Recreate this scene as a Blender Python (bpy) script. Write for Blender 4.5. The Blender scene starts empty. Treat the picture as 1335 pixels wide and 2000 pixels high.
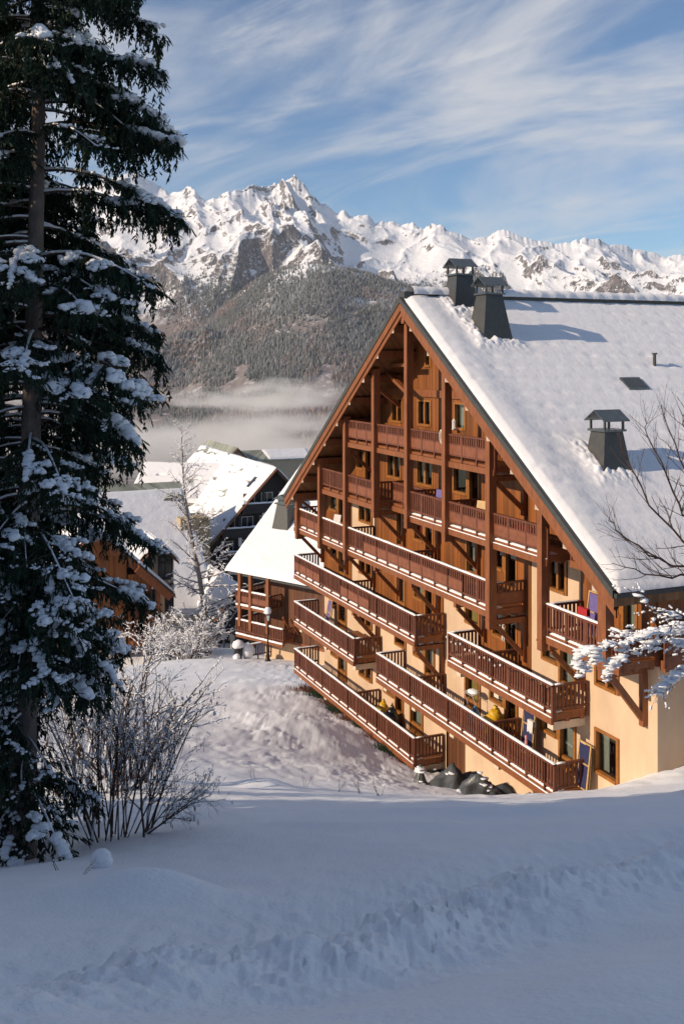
import bpy, math, random
import numpy as np
from mathutils import Vector, Matrix
R = math.radians
random.seed(7)
SC = bpy.context.scene
COL = SC.collection

# ------------------------------------------------------------------ camera
F_PX, HZ, CX = 1970.0, 702.0, 667.5          # focal length, horizon row and centre column in photo pixels
cam = bpy.data.cameras.new('camera'); camo = bpy.data.objects.new('camera', cam); COL.objects.link(camo)
cam.sensor_fit = 'VERTICAL'; cam.sensor_height = 36.0; cam.sensor_width = 24.0
cam.lens = 36.0 * F_PX / 2000.0
cam.shift_y = -(1000 - HZ) / 2000.0
cam.clip_start = 0.1; cam.clip_end = 40000
camo.location = (0, 0, 0); camo.rotation_euler = (R(90), 0, 0)
SC.camera = camo

# ------------------------------------------------------------------ light
SUN_EL = 25.0
sx, sy = -0.93, -0.37
sv = Vector((sx, sy, 0)).normalized() * math.cos(R(SUN_EL)); sv.z = math.sin(R(SUN_EL))
sun = bpy.data.lights.new('sun', 'SUN'); suno = bpy.data.objects.new('sun', sun); COL.objects.link(suno)
sun.energy = 3.75; sun.angle = R(0.55); sun.color = (1.0, 0.82, 0.62)
suno.rotation_euler = sv.to_track_quat('Z', 'Y').to_euler()
suno.location = sv * 60
W = bpy.data.worlds.new('World'); SC.world = W; W.use_nodes = True
def build_world():
    nt = W.node_tree; N = nt.nodes; K = nt.links; N.clear()
    out = N.new('ShaderNodeOutputWorld'); bg = N.new('ShaderNodeBackground')
    sky = N.new('ShaderNodeTexSky'); sky.sky_type = 'NISHITA'; sky.sun_disc = False
    sky.sun_elevation = R(SUN_EL); sky.sun_rotation = math.atan2(sv.x, sv.y)
    sky.altitude = 1500; sky.air_density = 1.0; sky.dust_density = 0.3; sky.ozone_density = 2.5
    hs = N.new('ShaderNodeHueSaturation'); hs.inputs['Saturation'].default_value = 1.22; hs.inputs['Value'].default_value = 0.84
    K.new(sky.outputs[0], hs.inputs['Color'])
    tc = N.new('ShaderNodeTexCoord'); sep = N.new('ShaderNodeSeparateXYZ'); K.new(tc.outputs['Generated'], sep.inputs[0])
    zz = N.new('ShaderNodeMath'); zz.operation = 'MAXIMUM'; zz.inputs[1].default_value = 0.0; K.new(sep.outputs[2], zz.inputs[0])
    za = N.new('ShaderNodeMath'); za.operation = 'ADD'; za.inputs[1].default_value = 0.22; K.new(zz.outputs[0], za.inputs[0])
    dx = N.new('ShaderNodeMath'); dx.operation = 'DIVIDE'; K.new(sep.outputs[0], dx.inputs[0]); K.new(za.outputs[0], dx.inputs[1])
    dy = N.new('ShaderNodeMath'); dy.operation = 'DIVIDE'; K.new(sep.outputs[1], dy.inputs[0]); K.new(za.outputs[0], dy.inputs[1])
    cb = N.new('ShaderNodeCombineXYZ'); K.new(dx.outputs[0], cb.inputs[0]); K.new(dy.outputs[0], cb.inputs[1])
    def layer(loc, rot, scl, scale, detail, lo, hi, dist):
        mp = N.new('ShaderNodeMapping'); mp.vector_type = 'TEXTURE'; K.new(cb.outputs[0], mp.inputs[0])
        mp.inputs['Location'].default_value = loc; mp.inputs['Rotation'].default_value = (0, 0, R(rot)); mp.inputs['Scale'].default_value = scl
        n = N.new('ShaderNodeTexNoise'); K.new(mp.outputs[0], n.inputs['Vector'])
        n.inputs['Scale'].default_value = scale; n.inputs['Detail'].default_value = detail
        n.inputs['Roughness'].default_value = 0.58; n.inputs['Distortion'].default_value = dist
        r = N.new('ShaderNodeMapRange'); r.interpolation_type = 'SMOOTHSTEP'; K.new(n.outputs[0], r.inputs[0])
        r.inputs[1].default_value = lo; r.inputs[2].default_value = hi
        return r.outputs[0]
    a = layer((8.6, 5.2, 0), -24, (2.1, 0.95, 1), 1.2, 10, 0.43, 0.74, 1.3)
    b = layer((2.7, 8.2, 0), -40, (2.2, 0.75, 1), 2.3, 10, 0.46, 0.78, 2.2)
    s = N.new('ShaderNodeMath'); s.operation = 'MULTIPLY_ADD'; K.new(b, s.inputs[0]); s.inputs[1].default_value = 0.45
    a2 = N.new('ShaderNodeMath'); a2.operation = 'MULTIPLY'; a2.inputs[1].default_value = 0.85; K.new(a, a2.inputs[0]); K.new(a2.outputs[0], s.inputs[2])
    cl = N.new('ShaderNodeMath'); cl.operation = 'MINIMUM'; cl.inputs[1].default_value = 0.85; K.new(s.outputs[0], cl.inputs[0])
    mx = N.new('ShaderNodeMix'); mx.data_type = 'RGBA'; K.new(cl.outputs[0], mx.inputs[0]); K.new(hs.outputs[0], mx.inputs[6])
    mx.inputs[7].default_value = (5.0, 5.05, 5.25, 1)
    K.new(mx.outputs[2], bg.inputs[0]); bg.inputs[1].default_value = 0.105; K.new(bg.outputs[0], out.inputs[0])
build_world()
SC.view_settings.view_transform = 'Standard'; SC.view_settings.look = 'None'
SC.view_settings.exposure = 0.36; SC.view_settings.gamma = 1.0
SC.cycles.use_denoising = True
SC.cycles.max_bounces = 12; SC.cycles.diffuse_bounces = 3; SC.cycles.glossy_bounces = 2
SC.cycles.transmission_bounces = 4; SC.cycles.transparent_max_bounces = 12; SC.cycles.volume_bounces = 10
SC.cycles.volume_step_rate = 1.0; SC.cycles.volume_max_steps = 128

def ray(px, py, Y):
    """world point seen at photo pixel (px, py) at distance Y"""
    return Vector(((px - CX) / F_PX * Y, Y, -(py - HZ) / F_PX * Y))

# ------------------------------------------------------------------ materials
MATS = {}
def material(name, col, rough=0.7, var=0.0, vscale=3.0, bump=0.0, bscale=20.0, metallic=0.0, col2=None, boards=None, spec=0.5, stretch=None, bdist=0.02):
    m = bpy.data.materials.new(name); m.use_nodes = True; nt = m.node_tree; N = nt.nodes; K = nt.links
    p = N['Principled BSDF']; p.inputs['Roughness'].default_value = rough; p.inputs['Metallic'].default_value = metallic
    p.inputs['Specular IOR Level'].default_value = spec
    tc = N.new('ShaderNodeTexCoord'); vec = tc.outputs['Object']
    if stretch:
        mp = N.new('ShaderNodeMapping'); mp.inputs['Scale'].default_value = stretch; K.new(vec, mp.inputs[0]); vec2 = mp.outputs[0]
    else: vec2 = vec
    n = N.new('ShaderNodeTexNoise'); n.inputs['Scale'].default_value = vscale; n.inputs['Detail'].default_value = 6; n.inputs['Roughness'].default_value = 0.62
    K.new(vec2, n.inputs['Vector'])
    mx = N.new('ShaderNodeMix'); mx.data_type = 'RGBA'
    c2 = col2 if col2 else tuple(max(0, c * (1 - var)) for c in col)
    mx.inputs[6].default_value = (*col, 1); mx.inputs[7].default_value = (*c2, 1)
    rp = N.new('ShaderNodeMapRange'); rp.inputs[1].default_value = 0.3; rp.inputs[2].default_value = 0.7; K.new(n.outputs[0], rp.inputs[0])
    K.new(rp.outputs[0], mx.inputs[0]); cur = mx.outputs[2]
    hgt = None
    if boards:                                           # boards: plank width, measured along x + y of the part
        sp = N.new('ShaderNodeSeparateXYZ'); K.new(vec, sp.inputs[0])
        s = N.new('ShaderNodeMath'); s.operation = 'ADD'; K.new(sp.outputs[0], s.inputs[0]); K.new(sp.outputs[1], s.inputs[1])
        d = N.new('ShaderNodeMath'); d.operation = 'DIVIDE'; d.inputs[1].default_value = boards; K.new(s.outputs[0], d.inputs[0])
        fl = N.new('ShaderNodeMath'); fl.operation = 'FLOOR'; K.new(d.outputs[0], fl.inputs[0])
        fr = N.new('ShaderNodeMath'); fr.operation = 'FRACT'; K.new(d.outputs[0], fr.inputs[0])
        wn = N.new('ShaderNodeTexWhiteNoise'); wn.noise_dimensions = '1D'; K.new(fl.outputs[0], wn.inputs['W'])
        mr = N.new('ShaderNodeMapRange'); mr.inputs[3].default_value = 0.62; mr.inputs[4].default_value = 1.2; K.new(wn.outputs['Value'], mr.inputs[0])
        vm = N.new('ShaderNodeVectorMath'); vm.operation = 'SCALE'; K.new(cur, vm.inputs[0]); K.new(mr.outputs[0], vm.inputs['Scale']); cur = vm.outputs[0]
        g = N.new('ShaderNodeMath'); g.operation = 'GREATER_THAN'; g.inputs[1].default_value = 0.13; K.new(fr.outputs[0], g.inputs[0]); hgt = g.outputs[0]
    K.new(cur, p.inputs['Base Color'])
    if bump or hgt is not None:
        bn = N.new('ShaderNodeTexNoise'); bn.inputs['Scale'].default_value = bscale; bn.inputs['Detail'].default_value = 5; K.new(vec2, bn.inputs['Vector'])
        b = N.new('ShaderNodeBump'); b.inputs['Strength'].default_value = max(bump, 0.15); b.inputs['Distance'].default_value = bdist; K.new(bn.outputs[0], b.inputs['Height'])
        nrm = b.outputs[0]
        if hgt is not None:
            b2 = N.new('ShaderNodeBump'); b2.inputs['Strength'].default_value = 1.0; b2.inputs['Distance'].default_value = 0.03; K.new(hgt, b2.inputs['Height']); K.new(nrm, b2.inputs['Normal']); nrm = b2.outputs[0]
        K.new(nrm, p.inputs['Normal'])
    MATS[name] = m
    return m
snow = material('snow', (0.88, 0.885, 0.90), 0.75, 0.04, 1.5, 0.55, 22.0, spec=0.25, bdist=0.03)
snow_far = material('snow_roof', (0.80, 0.79, 0.80), 0.8, 0.04, 0.6, 0.35, 3.0, spec=0.2, bdist=0.08)
clad = material('wood_cladding', (0.31, 0.098, 0.016), 0.6, 0.4, 1.2, 0.2, 12, boards=0.14, stretch=(1, 1, 0.25))
clad_dk = material('wood_cladding_dark', (0.16, 0.055, 0.018), 0.6, 0.4, 1.2, 0.2, 12, boards=0.16, stretch=(1, 1, 0.25))
timber = material('timber', (0.28, 0.092, 0.028), 0.55, 0.45, 3.0, 0.3, 18, stretch=(3, 3, 0.5))
rail_m = material('rail_timber', (0.17, 0.05, 0.022), 0.6, 0.45, 4.0, 0.2, 20)
panel_m = material('panel_timber', (0.25, 0.082, 0.036), 0.6, 0.4, 4.0, 0.2, 20)
soffit_m = material('soffit_boards', (0.30, 0.14, 0.05), 0.6, 0.4, 2.0, 0.2, 12, boards=0.13)
frame_m = material('window_frame_wood', (0.36, 0.14, 0.03), 0.45, 0.4, 5.0, 0.1, 20)
endcut = material('end_grain', (0.55, 0.42, 0.32), 0.8, 0.3, 8.0)
stucco = material('stucco', (0.66, 0.475, 0.315), 0.9, 0.22, 0.9, 0.35, 45, bdist=0.012, stretch=(1, 1, .45))
corbel_m = material('corbel_plaster', (0.72, 0.60, 0.46), 0.9, 0.2, 3.0, 0.3, 25)
flash = material('roof_metal', (0.085, 0.085, 0.08), 0.45, 0.3, 4.0, 0.1, 20, metallic=0.3)
flash_lt = material('cap_metal', (0.16, 0.18, 0.19), 0.35, 0.3, 4.0, 0.05, 20, metallic=0.7)
green_roof = material('green_roof_metal', (0.38, 0.39, 0.31), 0.5, 0.2, 2.0, boards=0.5)
dark_wood = material('black_timber', (0.035, 0.032, 0.032), 0.7, 0.4, 3.0, 0.2, 15)
iron = material('cast_iron', (0.035, 0.028, 0.025), 0.45, 0.3, 10, metallic=0.5)
stone_m = material('stone_facing', (0.58, 0.45, 0.26), 0.9, 0.5, 2.2, 0.8, 4.0, bdist=0.1)
bark = material('spruce_bark', (0.21, 0.165, 0.14), 0.95, 0.5, 9, 0.9, 24, stretch=(1, 1, 0.4), bdist=0.03)
twig_m = material('twig_bark', (0.085, 0.05, 0.038), 0.9, 0.4, 15)
birch_m = material('birch_bark', (0.33, 0.29, 0.27), 0.85, 0.7, 5, stretch=(1, 1, 3))
frost_m = material('frosted_twigs', (0.42, 0.37, 0.36), 0.85, 0.5, 3)
needle = material('needles', (0.030, 0.055, 0.026), 0.7, 0.55, 2.5, col2=(0.012, 0.026, 0.014), spec=0.3)
tarp_m = material('tarpaulin', (0.08, 0.085, 0.085), 0.4, 0.4, 3, 0.5, 6, spec=0.6)
navy = material('navy_canvas', (0.022, 0.025, 0.09), 0.8, 0.3, 8)
violet_c = material('violet_canvas', (0.17, 0.13, 0.36), 0.8, 0.4, 14)
pine_w = material('pale_wood', (0.62, 0.40, 0.16), 0.55, 0.3, 8)
yellow_p = material('yellow_plastic', (0.72, 0.42, 0.02), 0.35, 0.4, 9, 0.6, 10)
blue_p = material('blue_plastic', (0.04, 0.22, 0.50), 0.35, 0.4, 9, 0.6, 10)
black_p = material('black_plastic', (0.015, 0.015, 0.018), 0.3, 0.4, 9, 0.6, 10)
red_c = material('red_cloth', (0.45, 0.02, 0.03), 0.85, 0.3, 8)
white_c = material('white_cloth', (0.72, 0.68, 0.66), 0.85, 0.2, 8)
cream_c = material('cream_cloth', (0.66, 0.58, 0.46), 0.85, 0.2, 8)
skin_m = material('skin', (0.55, 0.33, 0.23), 0.6)
hair_m = material('brown_hair', (0.12, 0.04, 0.02), 0.7)
curtain_m = material('net_curtain', (0.50, 0.52, 0.46), 0.9, 0.5, 6, stretch=(8, 8, 0.5))
ycurtain_m = material('yellow_curtain', (0.62, 0.45, 0.14), 0.9, 0.5, 6, stretch=(8, 8, 0.5))
rcurtain_m = material('red_curtain', (0.40, 0.07, 0.05), 0.9, 0.5, 6, stretch=(8, 8, 0.5))
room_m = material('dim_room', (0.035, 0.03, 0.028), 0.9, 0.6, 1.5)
plaster_gr = material('beige_plaster', (0.50, 0.40, 0.28), 0.9, 0.15, 1)
def glass_mat():
    m = bpy.data.materials.new('window_glass'); m.use_nodes = True; nt = m.node_tree; N = nt.nodes; K = nt.links; N.clear()
    o = N.new('ShaderNodeOutputMaterial'); mx = N.new('ShaderNodeMixShader'); t = N.new('ShaderNodeBsdfTransparent'); g = N.new('ShaderNodeBsdfGlossy')
    t.inputs[0].default_value = (0.66, 0.7, 0.69, 1); g.inputs['Roughness'].default_value = 0.02; g.inputs[0].default_value = (0.9, 0.93, 0.95, 1)
    lw = N.new('ShaderNodeFresnel'); lw.inputs['IOR'].default_value = 1.9
    K.new(lw.outputs[0], mx.inputs[0]); K.new(t.outputs[0], mx.inputs[1]); K.new(g.outputs[0], mx.inputs[2]); K.new(mx.outputs[0], o.inputs[0]); return m
glass = glass_mat()
def lamp_glass_mat():
    m = material('lantern_glass', (0.75, 0.78, 0.8), 0.1); m.node_tree.nodes['Principled BSDF'].inputs['Transmission Weight'].default_value = 0.35; return m
lantern_glass = lamp_glass_mat()

# ------------------------------------------------------------------ mesh helpers
class MB:
    def __init__(s): s.v = []; s.f = []; s.n = 0; s.mi = []; s.cur = 0
    def add(s, v, f):
        b = s.n; s.v.extend([tuple(p) for p in v]); s.f.extend([tuple(i + b for i in q) for q in f]); s.mi.extend([s.cur] * len(f)); s.n += len(v)
    def box(s, x0, x1, y0, y1, z0, z1):
        v = [(x, y, z) for z in (z0, z1) for y in (y0, y1) for x in (x0, x1)]
        s.add(v, [(0, 2, 3, 1), (4, 5, 7, 6), (0, 1, 5, 4), (2, 6, 7, 3), (0, 4, 6, 2), (1, 3, 7, 5)])
    def hexa(s, v): s.add(v, [(0, 2, 3, 1), (4, 5, 7, 6), (0, 1, 5, 4), (2, 6, 7, 3), (0, 4, 6, 2), (1, 3, 7, 5)])
    def beam(s, p, q, w, h, up=(0, 0, 1)):
        p = Vector(p); q = Vector(q); d = (q - p).normalized(); a = d.cross(Vector(up)); 
        if a.length < 1e-4: a = d.cross(Vector((1, 0, 0)))
        a.normalize(); b = a.cross(d); a *= w / 2; b *= h / 2
        v = [c + sa * a + sb * b for c in (p, q) for sb in (-1, 1) for sa in (-1, 1)]
        s.hexa(v)
    def tube(s, pts, rad, n=6, cap=True):
        pts = [Vector(p) for p in pts]; m = len(pts)
        if not hasattr(rad, '__len__'): rad = [rad] * m
        v = []; f = []
        for i, p in enumerate(pts):
            d = (pts[min(i + 1, m - 1)] - pts[max(i - 1, 0)]).normalized()
            a = d.cross(Vector((0.13, 0.31, 1))) 
            if a.length < 0.05: a = d.cross(Vector((1, 0, 0)))
            a.normalize(); b = d.cross(a)
            for k in range(n):
                t = 2 * math.pi * k / n; v.append(p + (a * math.cos(t) + b * math.sin(t)) * rad[i])
        for i in range(m - 1):
            for k in range(n): f.append((i * n + k, i * n + (k + 1) % n, (i + 1) * n + (k + 1) % n, (i + 1) * n + k))
        if cap: f.append(tuple(range(n - 1, -1, -1))); f.append(tuple((m - 1) * n + k for k in range(n)))
        s.add(v, f)
    def lathe(s, c, prof, n=10, sx=1, sy=1):
        v = []; f = []
        for r, z in prof:
            for k in range(n):
                t = 2 * math.pi * k / n; v.append((c[0] + r * sx * math.cos(t), c[1] + r * sy * math.sin(t), c[2] + z))
        for i in range(len(prof) - 1):
            for k in range(n): f.append((i * n + k, i * n + (k + 1) % n, (i + 1) * n + (k + 1) % n, (i + 1) * n + k))
        f.append(tuple(range(n - 1, -1, -1))); f.append(tuple((len(prof) - 1) * n + k for k in range(n)))
        s.add(v, f)
    def blob(s, c, rx, ry, rz, seed=0, amp=0.2, nu=7, nv=5):
        rr = random.Random(seed * 7919 + s.n); v = [(c[0], c[1], c[2] - rz)]; f = []
        for j in range(1, nv):
            ph = -math.pi / 2 + math.pi * j / nv
            for k in range(nu):
                t = 2 * math.pi * (k + 0.5 * (j % 2)) / nu; q = 1 + rr.uniform(-amp, amp)
                v.append((c[0] + rx * q * math.cos(ph) * math.cos(t), c[1] + ry * q * math.cos(ph) * math.sin(t), c[2] + rz * q * math.sin(ph)))
        v.append((c[0], c[1], c[2] + rz)); L = len(v) - 1
        for k in range(nu): f.append((0, 1 + (k + 1) % nu, 1 + k)); f.append((L, L - nu + k, L - nu + (k + 1) % nu))
        for j in range(nv - 2):
            for k in range(nu):
                a = 1 + j * nu + k; b = 1 + j * nu + (k + 1) % nu; f.append((a, b, b + nu, a + nu))
        s.add(v, f)
    def build(s, name, mat, parent=None, smooth=False):
        return mk(name, s.v, s.f, mat, parent, smooth, s.mi if isinstance(mat, (list, tuple)) else None)
def mk(name, v, f, mat, parent=None, smooth=False, mi=None):
    me = bpy.data.meshes.new(name); me.from_pydata(v, [], f)
    for m in (mat if isinstance(mat, (list, tuple)) else [mat]): me.materials.append(m)
    if mi: me.polygons.foreach_set('material_index', mi)
    if smooth: me.polygons.foreach_set('use_smooth', [True] * len(me.polygons))
    me.update(); o = bpy.data.objects.new(name, me); COL.objects.link(o)
    if parent: o.parent = parent
    return o
def mk_np(name, V, Fq, mat, parent=None, smooth=False):
    """big mesh from numpy arrays: V (n,3), Fq (m,3 or 4)"""
    me = bpy.data.meshes.new(name); k = Fq.shape[1]; m = len(Fq)
    me.vertices.add(len(V)); me.vertices.foreach_set('co', np.ascontiguousarray(V, dtype=np.float32).ravel())
    me.loops.add(m * k); me.loops.foreach_set('vertex_index', np.ascontiguousarray(Fq, dtype=np.int32).ravel())
    me.polygons.add(m); me.polygons.foreach_set('loop_start', np.arange(0, m * k, k, dtype=np.int32))
    if smooth: me.polygons.foreach_set('use_smooth', np.ones(m, dtype=bool))
    me.materials.append(mat); me.update(calc_edges=True); me.validate()
    o = bpy.data.objects.new(name, me); COL.objects.link(o)
    if parent: o.parent = parent
    return o
def tag(o, label=None, cat=None, group=None, kind=None):
    if label: o['label'] = label
    if cat: o['category'] = cat
    if group: o['group'] = group
    if kind: o['kind'] = kind
    return o
def empty(name, loc, rz, label, cat, group=None):
    o = bpy.data.objects.new(name, None); COL.objects.link(o); o.location = loc; o.rotation_euler = (0, 0, rz)
    o.empty_display_size = 0.3
    return tag(o, label, cat, group)
def copy_tree(o, parent=None):
    c = o.copy(); COL.objects.link(c); c.parent = parent
    for ch in list(o.children): copy_tree(ch, c)
    return c

# numpy noise
_rs = np.random.RandomState(11); _P = _rs.permutation(512); _G = _rs.uniform(0, 2 * np.pi, 512)
def gnoise(x, y, seed=0):
    xi = np.floor(x).astype(int); yi = np.floor(y).astype(int); xf = x - xi; yf = y - yi
    u = xf ** 3 * (xf * (xf * 6 - 15) + 10); v = yf ** 3 * (yf * (yf * 6 - 15) + 10)
    def g(a, b, dx, dy):
        h = _P[(_P[(a + seed * 37) % 512] + b) % 512]; an = _G[h]; return np.cos(an) * dx + np.sin(an) * dy
    n00 = g(xi, yi, xf, yf); n10 = g(xi + 1, yi, xf - 1, yf); n01 = g(xi, yi + 1, xf, yf - 1); n11 = g(xi + 1, yi + 1, xf - 1, yf - 1)
    return ((n00 * (1 - u) + n10 * u) * (1 - v) + (n01 * (1 - u) + n11 * u) * v) * 1.5
def fbm(x, y, o=5, seed=0, gain=0.5):
    s = 0; a = 1.0; t = 0
    for k in range(o): s = s + a * gnoise(x * 2 ** k, y * 2 ** k, seed + k); t += a; a *= gain
    return s / t
def ridged(x, y, o=6, seed=0, gain=0.5):
    s = 0; a = 1.0; t = 0; w = 1.0
    for k in range(o):
        n = 1 - np.abs(gnoise(x * 2.03 ** k, y * 2.03 ** k, seed + k)) * 1.6; n = np.clip(n, 0, 1) ** 2 * w; w = np.clip(n * 1.6, 0, 1)
        s = s + a * n; t += a; a *= gain
    return s / t
def sstep(x, a, b):
    t = np.clip((x - a) / (b - a), 0, 1); return t * t * (3 - 2 * t)
def grid_faces(nr, nc):
    i = np.arange(nr - 1)[:, None] * nc + np.arange(nc - 1)[None, :]; i = i.ravel()
    return np.stack([i, i + 1, i + nc + 1, i + nc], 1)

# ------------------------------------------------------------------ near ground
CP = [ # px, py, distance
 (0, 2030, 4.3), (667, 2000, 4.0), (1335, 2000, 3.7), (1335, 1850, 6.2), (1100, 1900, 5.2), (900, 1950, 4.5), (350, 2040, 4.6), (450, 1822, 8.8), (760, 1770, 10.2), (1000, 1700, 12.0),
 (-300, 1900, 6.5), (100, 1840, 8.2), (0, 1700, 13), (400, 1740, 11.5), (400, 1640, 15.5), (667, 1730, 11.5), (900, 1660, 14.2), (1150, 1620, 16.5), (1335, 1590, 17.5),
 (200, 1640, 16.5), (40, 1680, 16.0), (-250, 1640, 18), (200, 1560, 21), (500, 1560, 22), (800, 1565, 23), (1050, 1562, 25), (1250, 1545, 27), (1335, 1525, 29),
 (400, 1515, 27), (600, 1535, 27.5), (800, 1552, 28.5), (950, 1556, 29.5), (1100, 1546, 31), (1200, 1536, 32), (1283, 1512, 31.8), (1335, 1490, 33.5), (1450, 1470, 36),
 (500, 1480, 36), (650, 1500, 36), (820, 1535, 37), (900, 1540, 38), (1000, 1560, 37), (1080, 1580, 35.5),
 (420, 1400, 46), (560, 1400, 46), (700, 1465, 43.5), (830, 1512, 42.5), (800, 1515, 42), (640, 1395, 50), (580, 1338, 57), (860, 1500, 46), (640, 1340, 60),
 (330, 1330, 56), (200, 1325, 78), (60, 1330, 78), (420, 1288, 74), (523, 1289, 76), (600, 1289, 77), (350, 1290, 74), (450, 1270, 92), (480, 1284, 79), (270, 1300, 76),
 (440, 1262, 104), (500, 1262, 104), (380, 1262, 100), (200, 1230, 95), (560, 1250, 110), (100, 1220, 110), (700, 1230, 130), (1000, 1200, 140), (1500, 1300, 80),
]
cp = np.array([ray(*c) for c in CP] + [ray(*c) - Vector((0, 0, 0.36)) for c in [(0, 1955, 4.9), (340, 1882, 5.7), (640, 1850, 6.4), (900, 1752, 8.4), (1180, 1695, 10.0), (1335, 1655, 11.5)]] + [Vector(p) for p in [(0, 0, -1.9), (-4, 2, -2.2), (4, -1, -1.8), (0, -18, -1.5), (18, 0, -2.5), (18, 15, -6.0), (24, 28, -10.5), (40, 40, -13), (60, 80, -20), (-30, 150, -46), (60, 150, -46), (0, 150, -46), (-12, 6, -4.4), (-20, 30, -9), (-28, 50, -14), (-40, 80, -22)]])
def tps(r2): return 0.5 * r2 * np.log(r2 + 1e-9)
def tps_fit(P, lam=0.08):
    n = len(P); d = ((P[:, None, :2] - P[None, :, :2]) ** 2).sum(-1); K = tps(d) + lam * np.eye(n)
    Q = np.c_[np.ones(n), P[:, :2]]; A = np.block([[K, Q], [Q.T, np.zeros((3, 3))]])
    return np.linalg.solve(A, np.r_[P[:, 2], 0, 0, 0])
TW = tps_fit(cp)
def seg_dist(x, y, pts):
    best = np.full(x.shape, 1e9); tt = np.zeros(x.shape); side = np.zeros(x.shape); L = 0
    for (ax, ay), (bx, by) in zip(pts[:-1], pts[1:]):
        l = math.hypot(bx - ax, by - ay); t = np.clip(((x - ax) * (bx - ax) + (y - ay) * (by - ay)) / l ** 2, 0, 1)
        dx = x - ax - t * (bx - ax); dy = y - ay - t * (by - ay); d = np.hypot(dx, dy); m = d < best
        sd = ((bx - ax) * dy - (by - ay) * dx) / l
        best = np.where(m, d, best); tt = np.where(m, L + t * l, tt); side = np.where(m, np.sign(sd), side); L += l
    return best, tt, side
BERM = [(ray(px, 1800, Y).x, Y) for px, Y in [(-400, 4.2), (0, 4.9), (340, 5.7), (640, 6.4), (900, 8.4), (1180, 10.0), (1335, 11.5), (1700, 14.5)]]
def ground_z(x, y, detail=True):
    x = np.asarray(x, float); y = np.asarray(y, float)
    z = TW[-3] + TW[-2] * x + TW[-1] * y
    for k in range(len(cp)): z = z + TW[k] * tps((x - cp[k, 0]) ** 2 + (y - cp[k, 1]) ** 2)
    # unseen wooded bank, raised on the sun side to shade the foreground
    line = y - (20.5 + 0.4 * (x + 3.6))
    z = z + 11.5 * sstep(-x, 9.5, 24) * sstep(-line, 0.0, 9.0)
    d, t, s = seg_dist(x, y, BERM)
    dd = d * s
    w = 0.55 + 0.15 * np.sin(t * 1.3)
    z = z + (0.34 + 0.12 * gnoise(t * 0.9, t * 0 + 3.3, 5)) * np.exp(-(dd / w) ** 2) - 0.26 * np.exp(-((dd - 1.7) / 0.8) ** 2)
    if detail:
        near = np.exp(-np.clip(y - 4, 0, None) / 60)
        lump = np.exp(-(np.clip(dd, -9, 9) / 0.75) ** 2)
        lb = fbm(x * 1.7, y * 1.7, 3, 21)
        z = z + lump * (0.075 * np.abs(fbm(x * 2.2, y * 2.2, 4, 3)) * 2 + 0.03 * (1 - np.abs(gnoise(x * 5, y * 5, 8)) * 1.4) + 0.055 * np.abs(gnoise(x * 9, y * 9, 9)) + 0.034 * np.abs(gnoise(x * 18, y * 18, 10)) + 0.012 * gnoise(x * 34, y * 34, 11))
        z = z + np.exp(-((dd - 1.4) / 1.5) ** 2) * (0.09 * np.abs(gnoise(x * 3.2, y * 3.2, 12)) + 0.035 * np.abs(gnoise(x * 8, y * 8, 13)) + 0.018 * np.abs(gnoise(x * 17, y * 17, 14)))
        z = z + 0.10 * fbm(x * 0.35, y * 0.35, 4, 1) + 0.018 * fbm(x * 2.1, y * 2.1, 3, 2) * near
        # groomed road strip with fine tracks on the camera side of the berm
        road = sstep(-dd, 0.9, 1.6) * (1 - sstep(-dd, 6, 8))
        z = z + road * 0.018 * np.sin(dd * 2 * np.pi / 0.16) * sstep(gnoise(dd * 0.9, t * 0.15, 4), -0.3, 0.3)
        # trodden sunlit slope below the balconies
        tr = sstep(y, 26, 33) * (1 - sstep(y, 70, 90)) * sstep(x, -9.5, -3)
        z = z + tr * (0.14 * fbm(x * 0.45, y * 0.35, 3, 31, 0.5) + (0.055 * gnoise(x * 1.7 + 0.5 * y, y * 1.5, 33) - 0.06 * np.clip(gnoise(x * 2.8, y * 2.4, 35), 0, 1) + 0.014 * gnoise(x * 6, y * 5, 36)) * (0.45 + 0.9 * sstep(gnoise(x * .35, y * .25, 37), -0.2, 0.4)))
        z = z + sstep(y, 60, 75) * 0.08 * fbm(x * .7, y * .4, 3, 44)
        # drifts
        for (cx_, cy_, rx_, ry_, h_) in [(-1.95, 10.6, 0.75, 0.42, 0.28), (-2.6, 10.3, 1.0, 0.5, 0.16), (2.9, 19.5, 2.5, 0.5, 0.14), (-1.9, 25.5, 0.8, 0.6, 0.22), (0.8, 17, 2.8, .6, .10)]:
            z = z + h_ * np.exp(-((x - cx_) / rx_) ** 2 - ((y - cy_) / ry_) ** 2)
    return z
def gz(x, y): return float(ground_z(np.array([x]), np.array([y]), True)[0])
def near_ground():
    t = np.linspace(-4.45, 4.6, 720); X = 1.3 * np.sinh(t)
    Y = np.r_[np.linspace(-40, 1.5, 30), np.geomspace(1.6, 170, 560)]
    xx, yy = np.meshgrid(X, Y); zz = ground_z(xx, yy)
    o = mk_np('snow_ground', np.stack([xx, yy, zz], -1).reshape(-1, 3), grid_faces(*xx.shape), snow, None, True)
    tag(o, kind='structure')
near_ground()

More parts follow.
